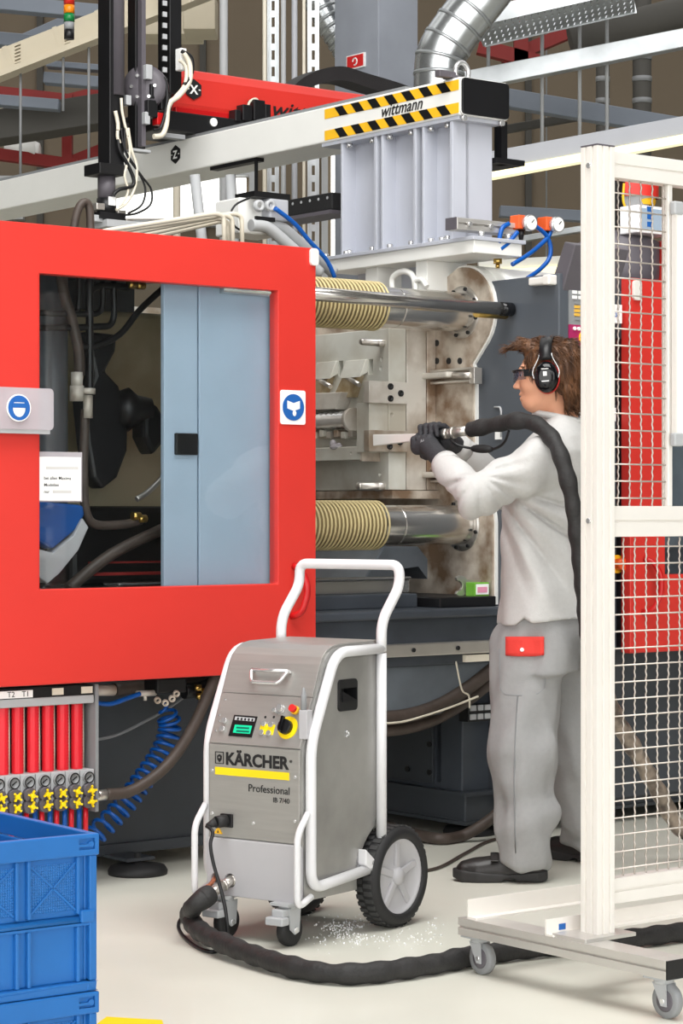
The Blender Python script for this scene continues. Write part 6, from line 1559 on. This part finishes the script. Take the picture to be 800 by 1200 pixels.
for i in range(len(bd)):
    p, q = bd[i], bd[(i+1) % len(bd)]; fs_.append((p, q, m_+q, m_+p))
mb.add(vs_, fs_, True)
pk = put('pocket_flap', mb, mat('flap_red', (222, 62, 54), .8, bump=.1, bscale=240), to)
c = onleg(611, 761)+Vector((0, -.012, 0)); put('snap_button', MB().cyl(c, c+Vector((0, -.004, 0)), .0065, n=16), 'chrome', pk)
put('side_seam', MB().tube([onleg(x, y)+Vector((0, -.002, 0)) for x, y in ((606, 815), (605, 830), (604, 845), (603.5, 860), (603, 875), (602.5, 890), (602, 905), (602, 920), (602, 935), (602.5, 955), (603, 975), (604, 1000), (606, 815), (604, 850), (603, 890), (602, 930), (603, 970), (604, 1000))], .0016, 5), 'mid_grey', to)
put('pocket_seam', MB().tube([onleg(x, y)+Vector((0, -.0005, 0)) for x, y in ((585, 760), (585, 790), (586, 808), (592, 814), (610, 815), (630, 813), (638, 806), (640, 780))], .0016, 5), 'mid_grey', to)
# --- shoes
def shoe(name, tip, heel, Yc, z0=0):
    hx, hy = heel; tx, ty = tip; L = math.hypot(tx-hx, ty-hy); f_ = ((tx-hx)/L, (ty-hy)/L)
    def fn(X, Y, Z):
        a = (X-hx)*f_[0]+(Y-hy)*f_[1]; b = -(X-hx)*f_[1]+(Y-hy)*f_[0]; c = Z
        w = np.interp(a/L, [0, .1, .35, .6, .75, .92, 1], [.022, .036, .034, .043, .047, .036, .016])
        up = np.interp(a/L, [0, .08, .25, .42, .6, .78, .92, 1], [.085, .105, .118, .102, .082, .076, .064, .038])
        d = np.maximum(np.abs(b)-w, np.maximum(c-up, .022-c)); d = np.maximum(d, np.maximum(-a, a-L))
        q = np.sqrt((b/w)**2+(np.maximum(c-.03, 0)/(up-.03))**2)
        e = (q-1)*np.minimum(w, up-.03)
        e = smx(e, .02-c, .004); e = smx(e, -a+.004, .012); e = smx(e, a-L+.003, .012)
        return e
    x0, x1 = min(hx, tx)-.08, max(hx, tx)+.08; y0, y1 = min(hy, ty)-.08, max(hy, ty)+.08
    u = sdf_put(name, fn, (x0, y0, -.01), (x1, y1, .14), .0048, 'leather', bo, smooth=2)
    def sole(X, Y, Z):
        a = (X-hx)*f_[0]+(Y-hy)*f_[1]; b = -(X-hx)*f_[1]+(Y-hy)*f_[0]
        w = np.interp(a/L, [0, .1, .35, .6, .75, .92, 1], [.026, .04, .038, .047, .051, .04, .02])
        top = np.interp(a/L, [0, .15, .4, .6, 1], [.04, .036, .028, .03, .042])
        bot = np.interp(a/L, [0, .05, .3, .36, .44, .5, .9, 1], [.006, 0, 0, .012, .012, 0, 0, .012])
        d = smx(np.abs(b)-w, smx(-a-.004, a-L-.004, .01), .012)
        return smx(d, smx(Z-top, bot-Z, .004), .004)
    put_ = sdf_put('sole', sole, (x0, y0, -.01), (x1, y1, .06), .0048, 'sole', u, smooth=1)
    c = Vector((hx+f_[0]*L*.56, hy+f_[1]*L*.56, 0)); s_ = Vector((-f_[1], f_[0], 0))
    pts = [c+s_*b+Vector((0, 0, z)) for b, z in ((-.047, .04), (-.045, .07), (-.02, .088), (.02, .088), (.045, .07))]
    mb = MB()
    for i in range(len(pts)-1): mb.bar(pts[i], pts[i+1], .026, .006, (pts[i]+pts[i+1])/2-c-Vector((0, 0, .03)))
    put('strap', mb, 'leather', u, .002)
    return u
tn, hn = gp(531, 1030, 0), gp(642, 1033, 0)
shoe('shoe', (tn[0], 7.50), (hn[0]-.005, 7.485), 7.5)
shoe('shoe', (.70, 8.04), (.90, 7.85), 7.9)
# --- gun, held by both hands
G0, G1 = Vector(at(545, 505, 7.64)), Vector(at(497, 512, 7.76))
GN = Vector(at(438, 516, 7.90))
gun = thing('blasting_gun', 'ice blasting gun with long flat pale nozzle in gloved hands', 'blasting gun', G1)
gd_ = (G1-G0).normalized(); gu = Vector((0, 0, 1)); gs = gd_.cross(gu).normalized(); gu = gs.cross(gd_)
put('hose_socket', MB().cyl(G0-gd_*.01, G0.lerp(G1, .25), .0165, n=18).cyl(G0.lerp(G1, .25), G0.lerp(G1, .32), .02, n=18).cyl(G0.lerp(G1, .32), G0.lerp(G1, .42), .014, n=18).cyl(G0.lerp(G1, .42), G0.lerp(G1, .5), .019, n=6), 'steel', gun)
put('gun_body', MB().cyl(G0.lerp(G1, .5), G1, .019, n=18), 'black_plastic', gun, .002)
grip0 = G0.lerp(G1, .72); put('gun_grip', MB().bar(grip0, grip0-gu*.11+gd_*-.015, .03, .036, gd_), 'black_plastic', gun, .008)
put('trigger', MB().bar(grip0+gd_*.035-gu*.01, grip0+gd_*.03-gu*.06, .012, .01, gd_), 'hopper_grey', gun, .003)
a, b = G1, GN; dn_ = (b-a).normalized(); su = gu; ss = dn_.cross(Vector((0, 0, 1))).normalized(); su = ss.cross(dn_)
q = []
for p, h, w in ((a, .011, .012), (b, .02, .007)):
    q += [p-ss*w-su*h, p+ss*w-su*h, p+ss*w+su*h, p-ss*w+su*h]
put('flat_nozzle', MB().hexa(q), mat('nozzle_pale', (214, 214, 210), .3, .35), gun, .003)
put('nozzle_collar', MB().cyl(a-dn_*.015, a+dn_*.012, .018, n=18), 'light_grey', gun)
pts = [G0.lerp(G1, .35)-gu*.015, Vector(at(533, 520, 7.64)), Vector(at(550, 525, 7.62)), Vector(at(575, 527, 7.56)), Vector(at(590, 519, 7.52)), Vector(at(596, 505, 7.48))]
cb = put('gun_cable', MB().tube(spline(pts, 6), .0045, 8), 'black_plastic', gun)
cp_, cq_ = Vector(at(552, 525.5, 7.618)), Vector(at(577, 526.5, 7.555)); cd_ = (cq_-cp_)
put('cable_connector', MB().tube([cp_+cd_*t for t in (0, .12, .3, .5, .7, .88, 1)], [.006, .011, .0135, .0145, .0135, .011, .006], 14), 'rubber', cb)
# --- gloves: palm, four bent fingers, thumb
def glove(wr, el_, ctr, up, fwd, side, flip, name='glove'):
    "ctr: grip axis centre; fwd: along the gun; up; side: the way the back of the hand faces"
    wr, ctr, up, fwd, side = [np.array(t, float) for t in (wr, ctr, up, fwd, side)]
    R = .021
    pc = ctr+side*.034-up*.006
    segs = []
    segs.append((wr, pc-fwd*.02, .034, .032)); 
    for i, (t, rr, ln) in enumerate(((.036, .0098, 1.0), (.013, .0102, 1.08), (-.010, .0100, 1.0), (-.032, .0090, .82))):
        k0 = pc+fwd*t+side*.006+up*.026                                # knuckle
        p1 = ctr+fwd*(t+.006)+up*(.034*ln)+side*.006
        p2 = ctr+fwd*(t+.008)+up*.018*ln-side*.031
        p3 = ctr+fwd*(t+.004)-up*.016-side*.026*ln
        segs += [(pc+fwd*t*.8, k0, .016, rr+.002), (k0, p1, rr+.0015, rr+.001), (p1, p2, rr+.001, rr), (p2, p3, rr, rr-.0015)]
    t0 = pc-fwd*.018-up*.022; t1 = ctr+fwd*.006-up*.040+side*.018; t2 = ctr+fwd*.042-up*.034-side*.004
    segs += [(pc, t0, .026, .017), (t0, t1, .0145, .0125), (t1, t2, .0125, .0105)]
    def fn(X, Y, Z):
        d = rc(X, Y, Z, tuple(pc-fwd*.022), tuple(pc+fwd*.028), .028, .026, (tuple(side), 1.35))
        for i, (a, b, r0, r1) in enumerate(segs):
            d = sm(d, rc(X, Y, Z, tuple(a), tuple(b), r0, r1), .006 if i > 1 else .02)
        return d
    lo_ = np.minimum(wr, ctr)-.1; hi_ = np.maximum(wr, ctr)+.1
    return sdf_put(name, fn, lo_, hi_, .0038, 'glove', bo, smooth=1)
c1 = G0.lerp(G1, .86); n1 = Vector((0.12, -1, .1)).normalized()
def ortho(u_, f_): u_ = Vector(u_); return (u_-f_*u_.dot(f_)).normalized()
upN = ortho((.25, -.25, 1), gd_); sdN = -gd_.cross(upN); sdN = sdN if sdN.y < 0 else -sdN
ctrN = c1-gu*.028
gN = glove(wrN, elN, ctrN, upN, gd_, sdN, 1)
c2 = G0.lerp(G1, .72)+gu*.004
upF = ortho((.0, .5, 1), gd_); sdF = gd_.cross(upF); sdF = sdF if sdF.y > 0 else -sdF
gF = glove(wrF, elF, c2, upF, gd_, sdF, -1)
pk_ = Vector(ctrN)+sdN*.066
writing('glove_print', 'A6', WF, tuple(pk_+upN*.004-gd_*.012), tuple(-gd_), tuple(upN), .011, 'ink_pale', gN, bold=.02)
# --- safety glasses
gl = thing('safety_glasses', 'black framed safety glasses worn by the worker', 'glasses', Hd.w(.09, 0, 0))
for sgn in (-1, 1):
    pts = [Hd.w(.106-.0*t, .006*sgn, .004) for t in (0,)]
    mb = MB(); A = []
    for k in range(9):
        t = k/8; ang_ = t*1.15; fr_ = .1+.0*t; A.append((.112-.050*t**2.2, (.004+.066*math.sin(ang_)/math.sin(1.15))*sgn))
    vs2 = []
    for off in (0, .0025):
        for (fa_, sb_) in A: 
            vs2 += [Hd.w(fa_-off, sb_, -.016+.004*abs(sb_)/.07), Hd.w(fa_-off, sb_, .018)]
    n2 = len(A)*2; fs2 = []
    for k in range(len(A)-1):
        i = k*2; fs2 += [(i, i+1, i+3, i+2), (n2+i, n2+i+2, n2+i+3, n2+i+1), (i, i+2, n2+i+2, n2+i), (i+1, n2+i+1, n2+i+3, i+3)]
    fs2 += [(0, n2, n2+1, 1), (n2-2, n2-1, 2*n2-1, 2*n2-2)]
    put('lens', MB().add(vs2, fs2, True), 'lens_clear' if 'lens_clear' in MT else 'clear', gl)
    put('brow_frame', MB().tube([Hd.w(fa_+.001, sb_, .019) for fa_, sb_ in A], .0035, 8), 'black_gloss', gl)
    tm = [Hd.w(.066, .0745*sgn, .008), Hd.w(.03, .083*sgn, .008), Hd.w(-.02, .085*sgn, .008), Hd.w(-.05, .082*sgn, .0)]
    vb = MB()
    for i in range(3): vb.bar(tm[i], tm[i+1], .004, (.024, .016, .011)[i])
    put('temple', vb, 'black_gloss', gl, .0015)
# --- ear defenders
ed = thing('ear_defenders', 'black ear defenders with steel wire headband on the worker', 'ear defenders', Hd.w(-.01, .1, -.01))
for sgn in (-1, 1):
    o_ = Vector(Hd.w(-.012, .072*sgn, -.012)); ax_ = Vector(Hd.s)*sgn; fx, ux = Vector(Hd.f), Vector(Hd.u)
    def ov(h, k): return [o_+ax_*h+fx*(.040*k*math.cos(t*math.pi/16))+ux*(.052*k*math.sin(t*math.pi/16)) for t in range(32)]
    def shell(name, secs, m, par):
        vs3 = []; 
        for h, k in secs: vs3 += ov(h, k)
        fs3 = [(j*32+i, j*32+(i+1) % 32, (j+1)*32+(i+1) % 32, (j+1)*32+i) for j in range(len(secs)-1) for i in range(32)]
        return put(name, MB().add(vs3, fs3+[tuple(range((len(secs)-1)*32, len(secs)*32))], True), m, par)
    cu_ = shell('cup', ((.014, .98), (.03, 1.0), (.043, .9), (.05, .72), (.053, .45), (.0535, .2)), 'black_gloss', ed)
    shell('cushion', ((.0, .8), (.004, .98), (.012, 1.0), (.016, .96)), 'black_plastic', ed)
    put('red_ring', MB().tube(ov(.0135, 1.01), .0022, 6, closed=True), 'sign_red', cu_)
    if sgn == 1:
        c = o_+ax_*.0535
        put('cup_print', MB().bar(c+fx*.006+ux*.01, c-fx*.006+ux*.01, .014, .001, ax_), 'paper', cu_)
        put('cup_print', MB().bar(c+fx*.012-ux*.014, c-fx*.012-ux*.014, .003, .001, ax_), 'paper', cu_)
        put('cup_print', MB().bar(c+fx*.012+ux*.026, c-fx*.012+ux*.026, .002, .001, ax_), 'paper', cu_)
    for k in (-1, 1):
        w_ = [o_+ax_*.03+fx*.04*k-ux*.004, o_+ax_*.03+fx*.043*k+ux*.022, o_+ax_*.026+fx*.024*k+ux*.062, o_+ax_*.02+fx*.02*k+ux*.078]
        put('wire', MB().tube(spline(w_, 5), .0021, 6), 'chrome', ed)
band = []
for k in range(21):
    t = math.pi*k/20; band.append((math.cos(t)*.098, .045+math.sin(t)*.078))
vs4 = []
for b_, c_ in band:
    for (df, k) in ((-.02, 1.0), (.02, 1.0), (.02, 1.06), (-.02, 1.06)): vs4.append(Hd.w(-.012+df, b_*k, .045+(c_-.045)*k))
put('headband', MB().add(vs4, [(i*4+k, i*4+(k+1) % 4, (i+1)*4+(k+1) % 4, (i+1)*4+k) for i in range(20) for k in range(4)]+[(0, 1, 2, 3), (83, 82, 81, 80)], True), 'black_plastic', ed)
